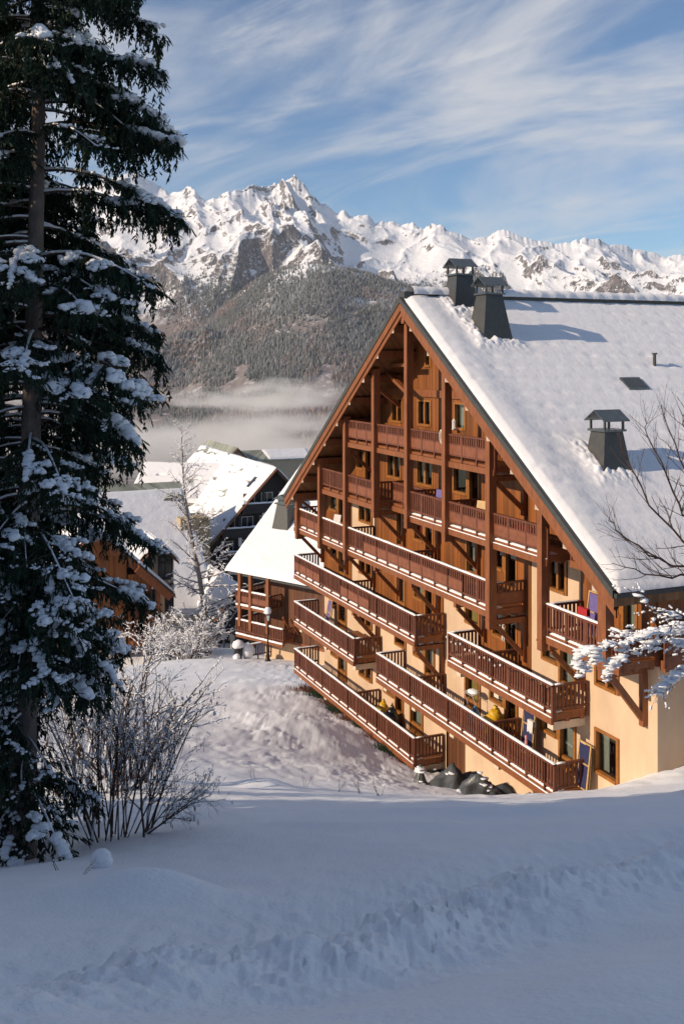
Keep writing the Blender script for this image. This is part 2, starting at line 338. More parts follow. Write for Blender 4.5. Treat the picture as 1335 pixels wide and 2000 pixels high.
# ------------------------------------------------------------------ mountains and valley
SKY = [(-900, 470), (-500, 420), (-200, 380), (0, 400), (100, 380), (200, 352), (265, 338), (290, 350), (310, 362), (330, 378), (345, 377), (372, 362), (385, 376), (400, 395), (412, 392), (440, 378), (465, 370), (500, 362), (520, 366), (535, 355), (548, 362), (562, 352), (575, 343), (590, 360), (605, 380), (630, 398), (650, 413), (660, 415), (672, 410), (682, 425), (690, 428), (700, 422), (715, 420), (735, 437), (755, 434), (790, 440), (805, 437), (825, 448), (845, 437), (860, 440), (875, 455), (900, 457), (912, 465), (930, 468), (950, 462), (980, 449), (995, 455), (1010, 460), (1040, 470), (1060, 475), (1085, 478), (1110, 472), (1140, 466), (1165, 465), (1185, 478), (1220, 482), (1240, 488), (1275, 495), (1290, 503), (1335, 500), (1500, 510), (1900, 480), (2400, 520)]
SPUR = [(-900, 560), (-300, 620), (100, 760), (250, 800), (330, 720), (380, 655), (430, 605), (480, 563), (540, 528), (600, 512), (700, 535), (790, 562), (900, 590), (1100, 640), (1400, 690), (2400, 720)]
def interp(pts, x): a = np.array(pts, float); return np.interp(x, a[:, 0], a[:, 1])
YR = 7000.0
_gx = np.arange(-900, 2401, 2.0); _g0 = interp(SKY, _gx) + 7.0 * (ridged(_gx / 31, _gx * 0 + 0.3, 3, 77) - 0.5) + 2.5 * gnoise(_gx / 5.5, _gx * 0 + .2, 78)
def _sm(sig):
    k = np.arange(-int(1.5 * sig), int(1.5 * sig) + 1) * 2.0; w = np.exp(-(k / sig) ** 2 / 2); w /= w.sum(); p = len(k) // 2
    return np.convolve(np.pad(_g0, p, mode='edge'), w, 'valid')
_g20, _g60 = _sm(14), _sm(55)
def mountain_z(X, Y):
    px = X / Y * F_PX + CX
    yr = YR + 350 * gnoise(px / 140, px * 0 + 0.5, 60); dist = np.clip(yr - Y, 0, None)
    pxw = px + sstep(dist, 30, 900) * (70 * fbm(X / 700, Y / 700, 4, 51)) + dist * 0.035 * gnoise(px / 300, px * 0 + 2.2, 52)
    i0 = np.interp(pxw, _gx, _g0); i20 = np.interp(pxw, _gx, _g20); i60 = np.interp(pxw, _gx, _g60)
    row = i60 + (i20 - i60) * np.exp(-dist / 900) + (i0 - i20) * np.exp(-dist / 110)
    zr = -(row - HZ) / F_PX * yr
    zb = -330.0
    t = np.clip((yr - Y) / (yr - 3000), 0, 1.2)
    prof = 1 - (1.35 * t - 0.35 * t ** 2) * 1.0
    z = zb + (zr - zb) * np.clip(prof, 0, 1)
    amp = 330 * sstep(yr - Y, 20, 1300) * (1 - 0.75 * sstep(yr - Y, 2200, 3600))
    wx, wy = X + 160 * fbm(X / 500, Y / 500, 3, 66), Y + 160 * fbm(X / 500, Y / 500, 3, 67)
    rg = ridged(wx / 900 + 3.1, wy / 1300 + 1.7, 6, 70, 0.42)
    z = z + amp * (rg - 0.50) * 1.1
    z = z + 42 * (ridged(wx / 230, wy / 330, 4, 80, 0.45) - 0.45) * sstep(yr - Y, 0, 160) * (1 - 0.8 * sstep(yr - Y, 2000, 3200))
    # gullied rock face under the main peak
    pk = np.exp(-((px - 545) / 80) ** 2) * np.exp(-((yr - Y - 350) / 420) ** 2)
    z = z + pk * 170 * (ridged(X / 210 + Y / 700, Y / 900, 4, 91) - 0.5)
    z = np.where(Y > yr, zr - (Y - yr) * 0.7, z)
    # forested spur in front
    ys = 4700 + 260 * fbm(px / 300, px * 0 + 7.7, 2, 95)
    zs = -(interp(SPUR, px) - HZ) / F_PX * ys
    front = zs - np.clip(ys - Y, 0, None) * ((zs + 330) / (ys - 2900)) * (1.0 + 0.18 * np.sin(np.clip((ys - Y) / (ys - 2900), 0, 1) * np.pi))
    back = zs - np.clip(Y - ys, 0, None) * 0.10
    spur = np.where(Y < ys, front, back) + 38 * fbm(X / 420, Y / 800, 4, 97) + 10 * fbm(X / 90, Y / 140, 3, 99)
    spur = spur - sstep(Y, ys + 500, ys + 1400) * 800
    k = 45.0; h = np.clip(0.5 + 0.5 * (z - spur) / k, 0, 1); z = z * h + spur * (1 - h) + k * h * (1 - h)
    flo = -330 + 14 * fbm(X / 300, Y / 300, 3, 5)
    near_h = -46 - (Y - 150) * 0.34
    near_h = np.maximum(near_h, -330 + 0 * Y)
    z = np.where(Y < 3100, np.maximum(np.maximum(z * sstep(Y, 2500, 3000) + flo * (1 - sstep(Y, 2500, 3000)), near_h), flo), z)
    return z
def mountain_mat():
    m = bpy.data.materials.new('mountain_snow_rock'); m.use_nodes = True; nt = m.node_tree; N = nt.nodes; K = nt.links; p = N['Principled BSDF']; p.inputs['Roughness'].default_value = 0.85; p.inputs['Specular IOR Level'].default_value = 0.15
    ge = N.new('ShaderNodeNewGeometry'); sp = N.new('ShaderNodeSeparateXYZ'); K.new(ge.outputs['Normal'], sp.inputs[0])
    tc = N.new('ShaderNodeTexCoord'); pz = N.new('ShaderNodeSeparateXYZ'); K.new(tc.outputs['Object'], pz.inputs[0])
    def noise(s, d=6, sc=None):
        n = N.new('ShaderNodeTexNoise'); n.inputs['Scale'].default_value = s; n.inputs['Detail'].default_value = d; n.inputs['Roughness'].default_value = 0.68
        if sc:
            mp = N.new('ShaderNodeMapping'); mp.inputs['Scale'].default_value = sc; K.new(tc.outputs['Object'], mp.inputs[0]); K.new(mp.outputs[0], n.inputs['Vector'])
        else: K.new(tc.outputs['Object'], n.inputs['Vector'])
        return n.outputs[0]
    def mth(op, a, b=None, c=None):
        q = N.new('ShaderNodeMath'); q.operation = op
        for i, w in enumerate((a, b, c)):
            if w is None: continue
            if isinstance(w, (int, float)): q.inputs[i].default_value = w
            else: K.new(w, q.inputs[i])
        return q.outputs[0]
    def rng(a, lo, hi):
        r = N.new('ShaderNodeMapRange'); r.interpolation_type = 'SMOOTHSTEP'; K.new(a, r.inputs[0]); r.inputs[1].default_value = lo; r.inputs[2].default_value = hi; return r.outputs[0]
    big = noise(0.0042, 7); fine = noise(0.03, 8, (1, 1, 0.35))
    v = mth('ADD', sp.outputs[2], mth('MULTIPLY_ADD', fine, 0.95, -0.475)); v = mth('ADD', v, mth('MULTIPLY_ADD', big, 0.5, -0.25))
    sn = rng(v, 0.57, 0.66)
    fleck = noise(0.085, 5, (1, 1, 0.5)); sn = mth('MAXIMUM', sn, mth('MULTIPLY', rng(fleck, 0.56, 0.62), rng(v, 0.20, 0.50)))
    rock = N.new('ShaderNodeMix'); rock.data_type = 'RGBA'; rock.inputs[6].default_value = (0.06, 0.065, 0.08, 1); rock.inputs[7].default_value = (0.25, 0.215, 0.205, 1); K.new(rng(noise(0.035, 8, (1, 1, 0.25)), 0.35, 0.65), rock.inputs[0])
    mx = N.new('ShaderNodeMix'); mx.data_type = 'RGBA'; K.new(sn, mx.inputs[0]); K.new(rock.outputs[2], mx.inputs[6]); mx.inputs[7].default_value = (0.86, 0.86, 0.88, 1)
    # below the tree line: brown grass and brush through thinner snow
    low = rng(mth('ADD', pz.outputs[2], mth('MULTIPLY_ADD', big, 360.0, -180.0)), 290, 180)
    brush = N.new('ShaderNodeMix'); brush.data_type = 'RGBA'; brush.inputs[6].default_value = (0.13, 0.085, 0.07, 1); brush.inputs[7].default_value = (0.62, 0.58, 0.58, 1); K.new(rng(noise(0.022, 8), 0.52, 0.70), brush.inputs[0])
    m2 = N.new('ShaderNodeMix'); m2.data_type = 'RGBA'; K.new(mth('MULTIPLY', low, 0.85), m2.inputs[0]); K.new(mx.outputs[2], m2.inputs[6]); K.new(brush.outputs[2], m2.inputs[7])
    K.new(m2.outputs[2], p.inputs['Base Color'])
    bn = noise(0.02, 9); b = N.new('ShaderNodeBump'); b.inputs['Strength'].default_value = 0.7; b.inputs['Distance'].default_value = 16; K.new(bn, b.inputs['Height']); K.new(b.outputs[0], p.inputs['Normal'])
    return m
def mountains():
    pxs = np.concatenate([np.linspace(-900, -60, 60), np.linspace(-50, 1400, 900), np.linspace(1415, 2400, 60)])
    a = (pxs - CX) / F_PX
    Y = np.r_[np.linspace(150, 2900, 80), np.linspace(2920, 5000, 190), np.linspace(5008, 7700, 420), np.linspace(7750, 9000, 12)]
    aa, yy = np.meshgrid(a, Y); xx = aa * yy; zz = mountain_z(xx, yy)
    o = mk_np('mountain', np.stack([xx, yy, zz], -1).reshape(-1, 3), grid_faces(*xx.shape), mountain_mat(), None, True)
    tag(o, kind='structure')
mountains()
def far_forest():
    rs = np.random.RandomState(5); n = 330000
    px = rs.uniform(180, 1000, n); Y = np.sqrt(rs.uniform(2500 ** 2, 5900 ** 2, n)); X = (px - CX) / F_PX * Y
    z = mountain_z(X, Y); e = 12.0
    patch = fbm(X / 260, Y / 330, 4, 120); tl = 470 + 190 * fbm(X / 420, Y / 500, 4, 130) + 45 * rs.randn(n)
    slope = (mountain_z(X, Y + e) - z) / e
    keep = (z < tl) & (z > -300)
    dens = np.clip(0.80 + 1.7 * patch, 0.06, 1.0) * (1 - 0.96 * sstep(z, 300, 500))
    clear = (np.abs(z + 75 + 40 * patch) < 40 * np.clip(1 + 2 * gnoise(X / 200, Y / 200, 140), 0.05, 2)) & (gnoise(X / 170, Y / 240, 141) > 0.12)
    dens = dens * np.maximum(sstep(px + 0.28 * (z - 100), 330, 440), (z < 120) * 0.5); keep &= (rs.rand(n) < dens) & ~clear
    ps = -(z - 0) / Y * F_PX + HZ; keep &= (ps > 480) & (ps < 910)
    X, Y, z, px = X[keep][:95000], Y[keep][:95000], z[keep][:95000], px[keep][:95000]; n = len(X)
    h = rs.uniform(9, 27, n) * (0.75 + 0.25 * rs.rand(n)); r = h * rs.uniform(0.13, 0.24, n)
    k = 5; V = np.zeros((n, k + 1, 3)); V[:, k, 0] = X; V[:, k, 1] = Y; V[:, k, 2] = z + h
    for i in range(k):
        an = 2 * np.pi * i / k + rs.rand(n) * 1.2; rr = r * rs.uniform(0.7, 1.3, n)
        V[:, i, 0] = X + np.cos(an) * rr; V[:, i, 1] = Y + np.sin(an) * rr; V[:, i, 2] = z - 1
    base = (np.arange(n) * (k + 1))[:, None]
    Fc = np.concatenate([np.concatenate([base + i, base + (i + 1) % k, base + k], 1) for i in range(k)], 0)
    m = bpy.data.materials.new('forest_trees'); m.use_nodes = True; nt = m.node_tree; N = nt.nodes; K = nt.links; p = N['Principled BSDF']; p.inputs['Roughness'].default_value = 0.9; p.inputs['Specular IOR Level'].default_value = 0.1
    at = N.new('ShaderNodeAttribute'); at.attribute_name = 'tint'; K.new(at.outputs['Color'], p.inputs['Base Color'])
    o = mk_np('forest', V.reshape(-1, 3), Fc, m); tag(o, kind='stuff')
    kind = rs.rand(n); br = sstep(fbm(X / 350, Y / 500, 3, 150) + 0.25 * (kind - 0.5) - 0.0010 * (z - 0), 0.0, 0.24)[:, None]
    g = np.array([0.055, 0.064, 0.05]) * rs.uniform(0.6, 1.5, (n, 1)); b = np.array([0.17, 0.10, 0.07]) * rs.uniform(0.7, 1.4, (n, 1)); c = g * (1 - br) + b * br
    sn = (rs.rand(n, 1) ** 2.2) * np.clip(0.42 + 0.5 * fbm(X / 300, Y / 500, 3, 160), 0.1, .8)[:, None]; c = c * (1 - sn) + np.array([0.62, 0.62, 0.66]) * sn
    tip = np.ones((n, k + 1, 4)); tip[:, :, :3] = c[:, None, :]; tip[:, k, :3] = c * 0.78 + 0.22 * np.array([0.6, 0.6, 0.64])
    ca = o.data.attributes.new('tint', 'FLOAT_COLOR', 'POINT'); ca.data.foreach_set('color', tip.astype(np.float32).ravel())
far_forest()
def fog_bank():
    def vol(name, x0, x1, y0, y1, z0, z1, dens, top_soft, thr, wid, sc, seed):
        mb = MB(); mb.box(x0, x1, y0, y1, z0, z1)
        m = bpy.data.materials.new(name + '_vapour'); m.use_nodes = True; nt = m.node_tree; N = nt.nodes; K = nt.links; N.clear()
        out = N.new('ShaderNodeOutputMaterial'); pv = N.new('ShaderNodeVolumePrincipled'); K.new(pv.outputs[0], out.inputs['Volume'])
        pv.inputs['Color'].default_value = (1.0, 0.975, 0.935, 1); pv.inputs['Anisotropy'].default_value = -0.35
        tc = N.new('ShaderNodeTexCoord'); sp = N.new('ShaderNodeSeparateXYZ'); K.new(tc.outputs['Object'], sp.inputs[0])
        mp = N.new('ShaderNodeMapping'); mp.inputs['Location'].default_value = (seed, seed, 0); mp.inputs['Scale'].default_value = sc; K.new(tc.outputs['Object'], mp.inputs[0])
        n = N.new('ShaderNodeTexNoise'); n.inputs['Scale'].default_value = 1; n.inputs['Detail'].default_value = 4; n.inputs['Roughness'].default_value = 0.55; K.new(mp.outputs[0], n.inputs['Vector'])
        def mr(a, lo, hi):
            r = N.new('ShaderNodeMapRange'); r.interpolation_type = 'SMOOTHSTEP'; K.new(a, r.inputs[0]); r.inputs[1].default_value = lo; r.inputs[2].default_value = hi; return r.outputs[0]
        def mul(a, b):
            q = N.new('ShaderNodeMath'); q.operation = 'MULTIPLY'
            for i, w in enumerate((a, b)):
                if isinstance(w, (int, float)): q.inputs[i].default_value = w
                else: K.new(w, q.inputs[i])
            return q.outputs[0]
        d = mr(n.outputs[0], thr, thr + wid)
        n2 = N.new('ShaderNodeTexNoise'); n2.inputs['Scale'].default_value = 0.0045; n2.inputs['Detail'].default_value = 3; K.new(tc.outputs['Object'], n2.inputs['Vector'])
        za = N.new('ShaderNodeMath'); za.operation = 'MULTIPLY_ADD'; K.new(n2.outputs[0], za.inputs[0]); za.inputs[1].default_value = 230; za.inputs[2].default_value = -70
        zb = N.new('ShaderNodeMath'); zb.operation = 'ADD'; K.new(sp.outputs[2], zb.inputs[0]); K.new(za.outputs[0], zb.inputs[1])
        d = mul(d, mr(zb.outputs[0], z1, z1 - top_soft)); d = mul(d, mr(sp.outputs[2], z1, z1 - 12)); d = mul(d, mr(sp.outputs[2], z0, z0 + top_soft * 0.6))
        d = mul(d, mr(sp.outputs[0], x0, x0 + (x1 - x0) * 0.12)); d = mul(d, mr(sp.outputs[0], x1, x1 - (x1 - x0) * 0.25))
        K.new(mul(d, dens), pv.inputs['Density'])
        o = mb.build(name, m); tag(o, kind='stuff'); return o
    vol('fog', -1500, 400, 2150, 2750, -300, -78, 0.011, 70, 0.40, 0.26, (0.0032, 0.004, 0.012), 3.3)
    vol('mist', -1100, 60, 2500, 2850, -135, -20, 0.012, 34, 0.44, 0.20, (0.0055, 0.005, 0.018), 9.1)
fog_bank()

def air():
    mb = MB(); mb.box(-9000, 9000, -130, 9600, -372, 2600); m = bpy.data.materials.new('thin_air'); m.use_nodes = True; N = m.node_tree.nodes; N.clear()
    o = N.new('ShaderNodeOutputMaterial'); v = N.new('ShaderNodeVolumePrincipled'); v.inputs['Color'].default_value = (0.90, 0.94, 1.0, 1); v.inputs['Density'].default_value = 0.000022; m.node_tree.links.new(v.outputs[0], o.inputs['Volume'])
    tag(mb.build('haze', m), kind='stuff')
air()

# ------------------------------------------------------------------ the apartment chalet
TH = math.atan(842.5 / F_PX); ST, CT = math.sin(TH), math.cos(TH)
B0 = Vector((-2.318, 56.03, 0)); SP = 3.362
def b2w(u, v, z=0.0): return Vector((B0.x + u * ST + v * CT, B0.y - u * CT + v * ST, z))
def loc(px, py, v):
    """building coordinates (u, z) of what the photo shows at px, py on the upright plane at depth v"""
    t = (px - CX) / F_PX; ax, ay = B0.x + v * CT, B0.y + v * ST
    u = (t * ay - ax) / (ST + t * CT); Y = ay - u * CT
    return u, -(py - HZ) / F_PX * Y
WV = 1.45                                     # wall plane
UC, ZA = 4.06 * SP, 2.61
UL, ZL = -0.25 * SP, -7.6
UR, ZR = 8.31 * SP, -6.97
U_END = 8.16 * SP; V_END = 24.0
DECK = {'A': -3.97, 'B': -6.67, 'C': -9.30, 'D': -11.97, 'E': -14.60, 'F': -17.25}
def roof_top(u): return ZA + (ZL - ZA) * (UC - u) / (UC - UL) if u < UC else ZA + (ZR - ZA) * (u - UC) / (UR - UC)
RT = 0.42                                      # roof thickness measured upright
house = empty('apartment_building', (B0.x, B0.y, 0), TH - math.pi / 2, 'large alpine apartment block with snowy gable roof, brown timber balconies and cream plaster walls', 'apartment building')

WIN = [  # floor, x0, x1, kind, curtain
 ('A', 766, 787, 'w2', 0), ('A', 817, 843, 'w2', 0), ('A', 888, 910, 'w', 1),
 ('B', 697, 712, 'w', 1), ('B', 713.5, 727, 'd', 0), ('B', 757, 784, 'w2', 1), ('B', 815, 847, 'w2', 1), ('B', 886, 914, 'w', 0), ('B', 916, 937, 'd', 0),
 ('C', 645, 660, 'w', 1), ('C', 661.5, 675, 'd', 0), ('C', 702, 727, 'w2', 1), ('C', 775, 792, 'd', 1), ('C', 809, 829, 'w', 3), ('C', 830.5, 847, 'd', 0), ('C', 911, 937, 'd', 1), ('C', 966, 985, 'w', 0), ('C', 987, 1011, 'd', 0),
 ('C', 1072, 1107, 'w2', 0), ('C', 1166, 1184, 'w', 1), ('C', 1196, 1214, 'w', 0), ('C', 1216, 1245, 'd', 1),
 ('D', 645, 660, 'w', 0), ('D', 661.5, 675, 'd', 1), ('D', 702, 727, 'w2', 0), ('D', 775, 792, 'd', 1), ('D', 809, 829, 'w', 1), ('D', 830.5, 847, 'd', 0), ('D', 909, 937, 'w', 2), ('D', 962, 985, 'w', 0), ('D', 987, 1011, 'd', 0),
 ('D', 1059, 1091, 'w', 1), ('D', 1093, 1124, 'd', 1), ('D', 1163, 1208, 'w2', 1),
 ('E', 647, 660, 'w', 0), ('E', 661.5, 677, 'd', 0), ('E', 702, 727, 'w2', 0), ('E', 772, 793, 'w', 0), ('E', 808, 829, 'w', 1), ('E', 830.5, 849, 'd', 1), ('E', 909, 938, 'd', 2), ('E', 957, 985, 'w', 1), ('E', 987, 1011, 'd', 0),
 ('E', 1058, 1091, 'w', 1), ('E', 1093, 1124, 'd', 1), ('E', 1163, 1208, 'W', 1),
 ('F', 647, 660, 'w', 1), ('F', 661.5, 677, 'd', 1), ('F', 702, 727, 'w2', 1), ('F', 750, 771, 'w', 1), ('F', 772.5, 788, 'd', 0), ('F', 802, 826, 'd', 1),
]
def wu(px): return loc(px, 1000, WV)[0]
HOLES = []
for fl, x0, x1, k, cu in WIN:
    d = DECK[fl]; a, b = wu(x0), wu(x1)
    z0, z1 = {'w': (d + 0.98, d + 2.15), 'w2': (d + 0.95, d + 2.15), 'd': (d + 0.06, d + 2.17), 'W': (d + 0.62, d + 2.15)}[k]
    HOLES.append((a, b, z0, z1, k, cu))
u_, zt_ = loc(836, 680, WV); HOLES.append((wu(831), wu(842), loc(836, 717, WV)[1], zt_, 'w', 0))
GARAGE = (wu(871), wu(908), -18.2, -15.6)
# wall zones: floor -> (px0, px1, cladding?) ; everything not listed is plaster
ZONES = [('A', -1, 99, 1), ('B', -1, 99, 1), ('C', -1, wu(687), 1), ('C', wu(687), wu(735), 0), ('C', wu(735), wu(1037), 1), ('C', wu(1037), wu(1135), 0), ('C', wu(1135), 99, 1),
         ('D', -1, wu(687), 1), ('D', wu(687), wu(735), 0), ('D', wu(735), wu(866), 1), ('D', wu(866), wu(939), 0), ('D', wu(939), wu(1037), 1), ('D', wu(1037), 99, 0), ('E', -1, 99, 0), ('F', -1, 99, 0)]
def cells(u0, u1, z0, z1, holes):
    us = sorted({u0, u1} | {min(max(h[i], u0), u1) for h in holes for i in (0, 1)}); zs = sorted({z0, z1} | {min(max(h[i], z0), z1) for h in holes for i in (2, 3)})
    for a, b in zip(us[:-1], us[1:]):
        for c, d in zip(zs[:-1], zs[1:]):
            if b - a < 1e-4 or d - c < 1e-4: continue
            mu, mz = (a + b) / 2, (c + d) / 2
            if any(h[0] < mu < h[1] and h[2] < mz < h[3] for h in holes): continue
            yield a, b, c, d
def build_walls():
    hol = HOLES + [GARAGE + ('g', 0)]
    mats = {0: (MB(), 'wall', stucco), 1: (MB(), 'timber_wall', clad)}
    order = ['A', 'B', 'C', 'D', 'E', 'F']
    for fl, a, b, k in ZONES:
        i = order.index(fl); z1 = DECK[order[i - 1]] if i else 2.2; z0 = DECK[fl] if fl != 'F' else -24
        a, b = max(a, 0.02), min(b, U_END); mb = mats[k][0]; y0 = WV - (0.04 if k else 0)
        hs = [h for h in hol if h[1] > a and h[0] < b and h[3] > z0 and h[2] < z1]
        for c0, c1, d0, d1 in cells(a, b, z0, z1, hs):
            # clip to the underside of the roof
            pts = []
            cuts = sorted({c0, c1} | ({UC} if c0 < UC < c1 else set()))
            for p, q in zip(cuts[:-1], cuts[1:]):
                tp, tq = roof_top(p) - RT, roof_top(q) - RT
                if max(tp, tq) <= d0: continue
                if min(tp, tq) >= d1: mb.add([(p, y0, d0), (q, y0, d0), (q, y0, d1), (p, y0, d1)], [(0, 1, 2, 3)]); continue
                # polygon clip against sloping line
                poly = [(p, d0), (q, d0), (q, d1), (p, d1)]; res = []
                for s in range(4):
                    P, Q = poly[s], poly[(s + 1) % 4]; fp = tp + (tq - tp) * (P[0] - p) / (q - p) - P[1]; fq = tp + (tq - tp) * (Q[0] - p) / (q - p) - Q[1]
                    if fp >= 0: res.append(P)
                    if (fp >= 0) != (fq >= 0): t = fp / (fp - fq); res.append((P[0] + (Q[0] - P[0]) * t, P[1] + (Q[1] - P[1]) * t))
                if len(res) > 2: mb.add([(r[0], y0, r[1]) for r in res], [tuple(range(len(res)))])
    # side wall by the picture's right edge, far side wall, back wall
    m0, m1 = mats[0][0], mats[1][0]
    zC = DECK['C'] - 0.25
    m0.add([(U_END, WV, -24), (U_END, V_END, -24), (U_END, V_END, zC), (U_END, WV, zC)], [(0, 1, 2, 3)])
    m1.add([(U_END + 0.04, WV - 0.04, zC), (U_END + 0.04, V_END, zC), (U_END + 0.04, V_END, ZR), (U_END + 0.04, WV - 0.04, ZR)], [(0, 1, 2, 3)])
    m0.add([(0.02, WV, -24), (0.02, V_END, -24), (0.02, V_END, DECK['D']), (0.02, WV, DECK['D'])], [(3, 2, 1, 0)])
    m1.add([(0.0, WV - 0.04, DECK['D']), (0.0, V_END, DECK['D']), (0.0, V_END, ZL), (0.0, WV - 0.04, ZL)], [(3, 2, 1, 0)])
    m0.add([(0, V_END, -24), (U_END, V_END, -24), (U_END, V_END, ZR), (UC, V_END, ZA - RT), (0, V_END, ZL)], [(4, 3, 2, 1, 0)])
    for k in (0, 1): mats[k][0].build(mats[k][1], mats[k][2], house)
    # band beams across the upper facade
    mb = MB()
    for a, b, z in ((-0.9, 0, 0),):
        u0, z0 = loc(805, 766, WV); u1, _ = loc(925, 766, WV); mb.box(u0 - 5.2, u1 - 0.2, WV - 0.13, WV - 0.05, z0 - 0.16, z0 + 0.16)
    mb.build('tie_beam', timber, house)
    m = MB(); m.box(GARAGE[0], GARAGE[1], WV + 0.08, WV + 0.14, GARAGE[2], GARAGE[3]); m.build('service_door', clad_dk, house)
build_walls()
def build_windows():
    for a, b, z0, z1, k, cu in HOLES:
        fr = MB(); y0, y1 = WV - 0.07, WV + 0.10; t = 0.085
        fr.box(a - 0.03, a + t, y0, y1, z0, z1); fr.box(b - t, b + 0.03, y0, y1, z0, z1)
        fr.box(a + t, b - t, y0, y1, z1 - t, z1); fr.box(a + t, b - t, y0 - 0.03, y1, z0, z0 + t + 0.02)
        if k in ('w2',): c = (a + b) / 2; fr.box(c - 0.06, c + 0.06, y0 + 0.02, y1, z0 + t + 0.02, z1 - t)
        if k == 'd': fr.box(a + t, b - t, y0 + 0.03, y1, z0 + 0.11, z0 + 0.45)
        w = fr.build('window' if k != 'd' else 'balcony_door', frame_m, house)
        g = MB(); g.add([(a + t, WV + 0.05, z0 + t), (b - t, WV + 0.05, z0 + t), (b - t, WV + 0.05, z1 - t), (a + t, WV + 0.05, z1 - t)], [(0, 1, 2, 3)]); g.build('pane', glass, w)
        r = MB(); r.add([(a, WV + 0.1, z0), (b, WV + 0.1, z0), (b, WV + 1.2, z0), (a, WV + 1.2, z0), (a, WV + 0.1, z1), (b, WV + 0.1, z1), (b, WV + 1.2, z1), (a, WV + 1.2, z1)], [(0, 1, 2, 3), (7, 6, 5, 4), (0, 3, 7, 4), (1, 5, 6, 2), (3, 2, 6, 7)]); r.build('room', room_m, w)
        if cu:
            c = MB(); rr = random.Random(int(a * 100)); L = b - a; wd = 0.30 if k in ('w2', 'W') else 0.42; n = 8
            for s in (0, 1):
                if s and cu == 1 and k == 'd': continue
                v = []; f = []
                for i in range(n + 1):
                    x = (a + 0.06 + wd * L * i / n) if s == 0 else (b - 0.06 - wd * L * i / n); y = WV + 0.22 + 0.035 * (i % 2) + 0.01 * rr.random()
                    v += [(x, y, z0 + 0.08), (x, y, z1 - 0.06)]
                for i in range(n): f.append((2 * i, 2 * i + 2, 2 * i + 3, 2 * i + 1))
                c.add(v, f)
            c.build('curtain', {1: curtain_m, 2: ycurtain_m, 3: rcurtain_m}[cu], w, True)
build_windows()

def railing_section(mb, p, q, panel=False, snow_mb=None, top=1.0, dz=0.0, full_panel=False):
    """rail of balusters between two points at deck level"""
    p = Vector(p); q = Vector(q); L = (q - p).length; d = (q - p) / L; up = Vector((0, 0, 1))
    mb.cur = 0
    mb.beam(p + up * (top - 0.04), q + up * (top - 0.04), 0.12, 0.075); mb.beam(p + up * 0.17, q + up * 0.17, 0.06, 0.07)
    n = max(2, int(L / 0.165)); 
    for i in range(n + 1):
        c = p + d * (L * i / n); z0 = 0.55 if panel else 0.11
        mb.beam(c + up * z0, c + up * (top - 0.07), 0.04, 0.085, up=(d.y, -d.x, 0) if False else tuple(d))
    m = max(1, round(L / 1.1))
    for i in range(m + 1):
        c = p + d * (L * i / m); mb.beam(c + up * -0.22, c + up * (top - 0.08), 0.07, 0.09, up=tuple(d))
    if panel:
        mb.cur = 1
        for i in range(m):
            a = p + d * (L * (i + 0.04) / m); b = p + d * (L * (i + 0.96) / m); nrm = Vector((d.y, -d.x, 0)) * -0.0
            mb.beam(a + up * 0.37 + nrm, b + up * 0.37 + nrm, 0.05, 0.42)
        mb.cur = 0
        mb.beam(p + up * 0.60, q + up * 0.60, 0.07, 0.05)
    if snow_mb is not None: snow_strip(snow_mb, p + up * top, q + up * top, 0.13, 0.085)
def snow_strip(mb, p, q, w, h, seed=0):
    p = Vector(p); q = Vector(q); L = (q - p).length; n = max(2, int(L / 0.16)); d = (q - p) / L; s = Vector((-d.y, d.x, 0)); rr = random.Random(int(p.x * 31 + p.z * 77 + L * 13))
    prof = [(-0.5, 0), (-0.55, 0.45), (-0.3, 0.9), (0, 1.0), (0.3, 0.9), (0.55, 0.45), (0.5, 0)]; v = []; f = []; k = len(prof); hh = 1
    for i in range(n + 1):
        hh = 0.6 * hh + 0.4 * rr.uniform(0.55, 1.3); e = 0.75 if i in (0, n) else 1; c = p + d * (L * i / n)
        for a, b in prof: v.append(c + s * (a * w * (0.9 + 0.1 * hh)) + Vector((0, 0, b * h * hh * e - 0.004)))
    for i in range(n):
        for j in range(k - 1): f.append((i * k + j, (i + 1) * k + j, (i + 1) * k + j + 1, i * k + j + 1))
    f.append(tuple(range(k))); f.append(tuple(n * k + j for j in range(k - 1, -1, -1)))
    mb.add(v, f)
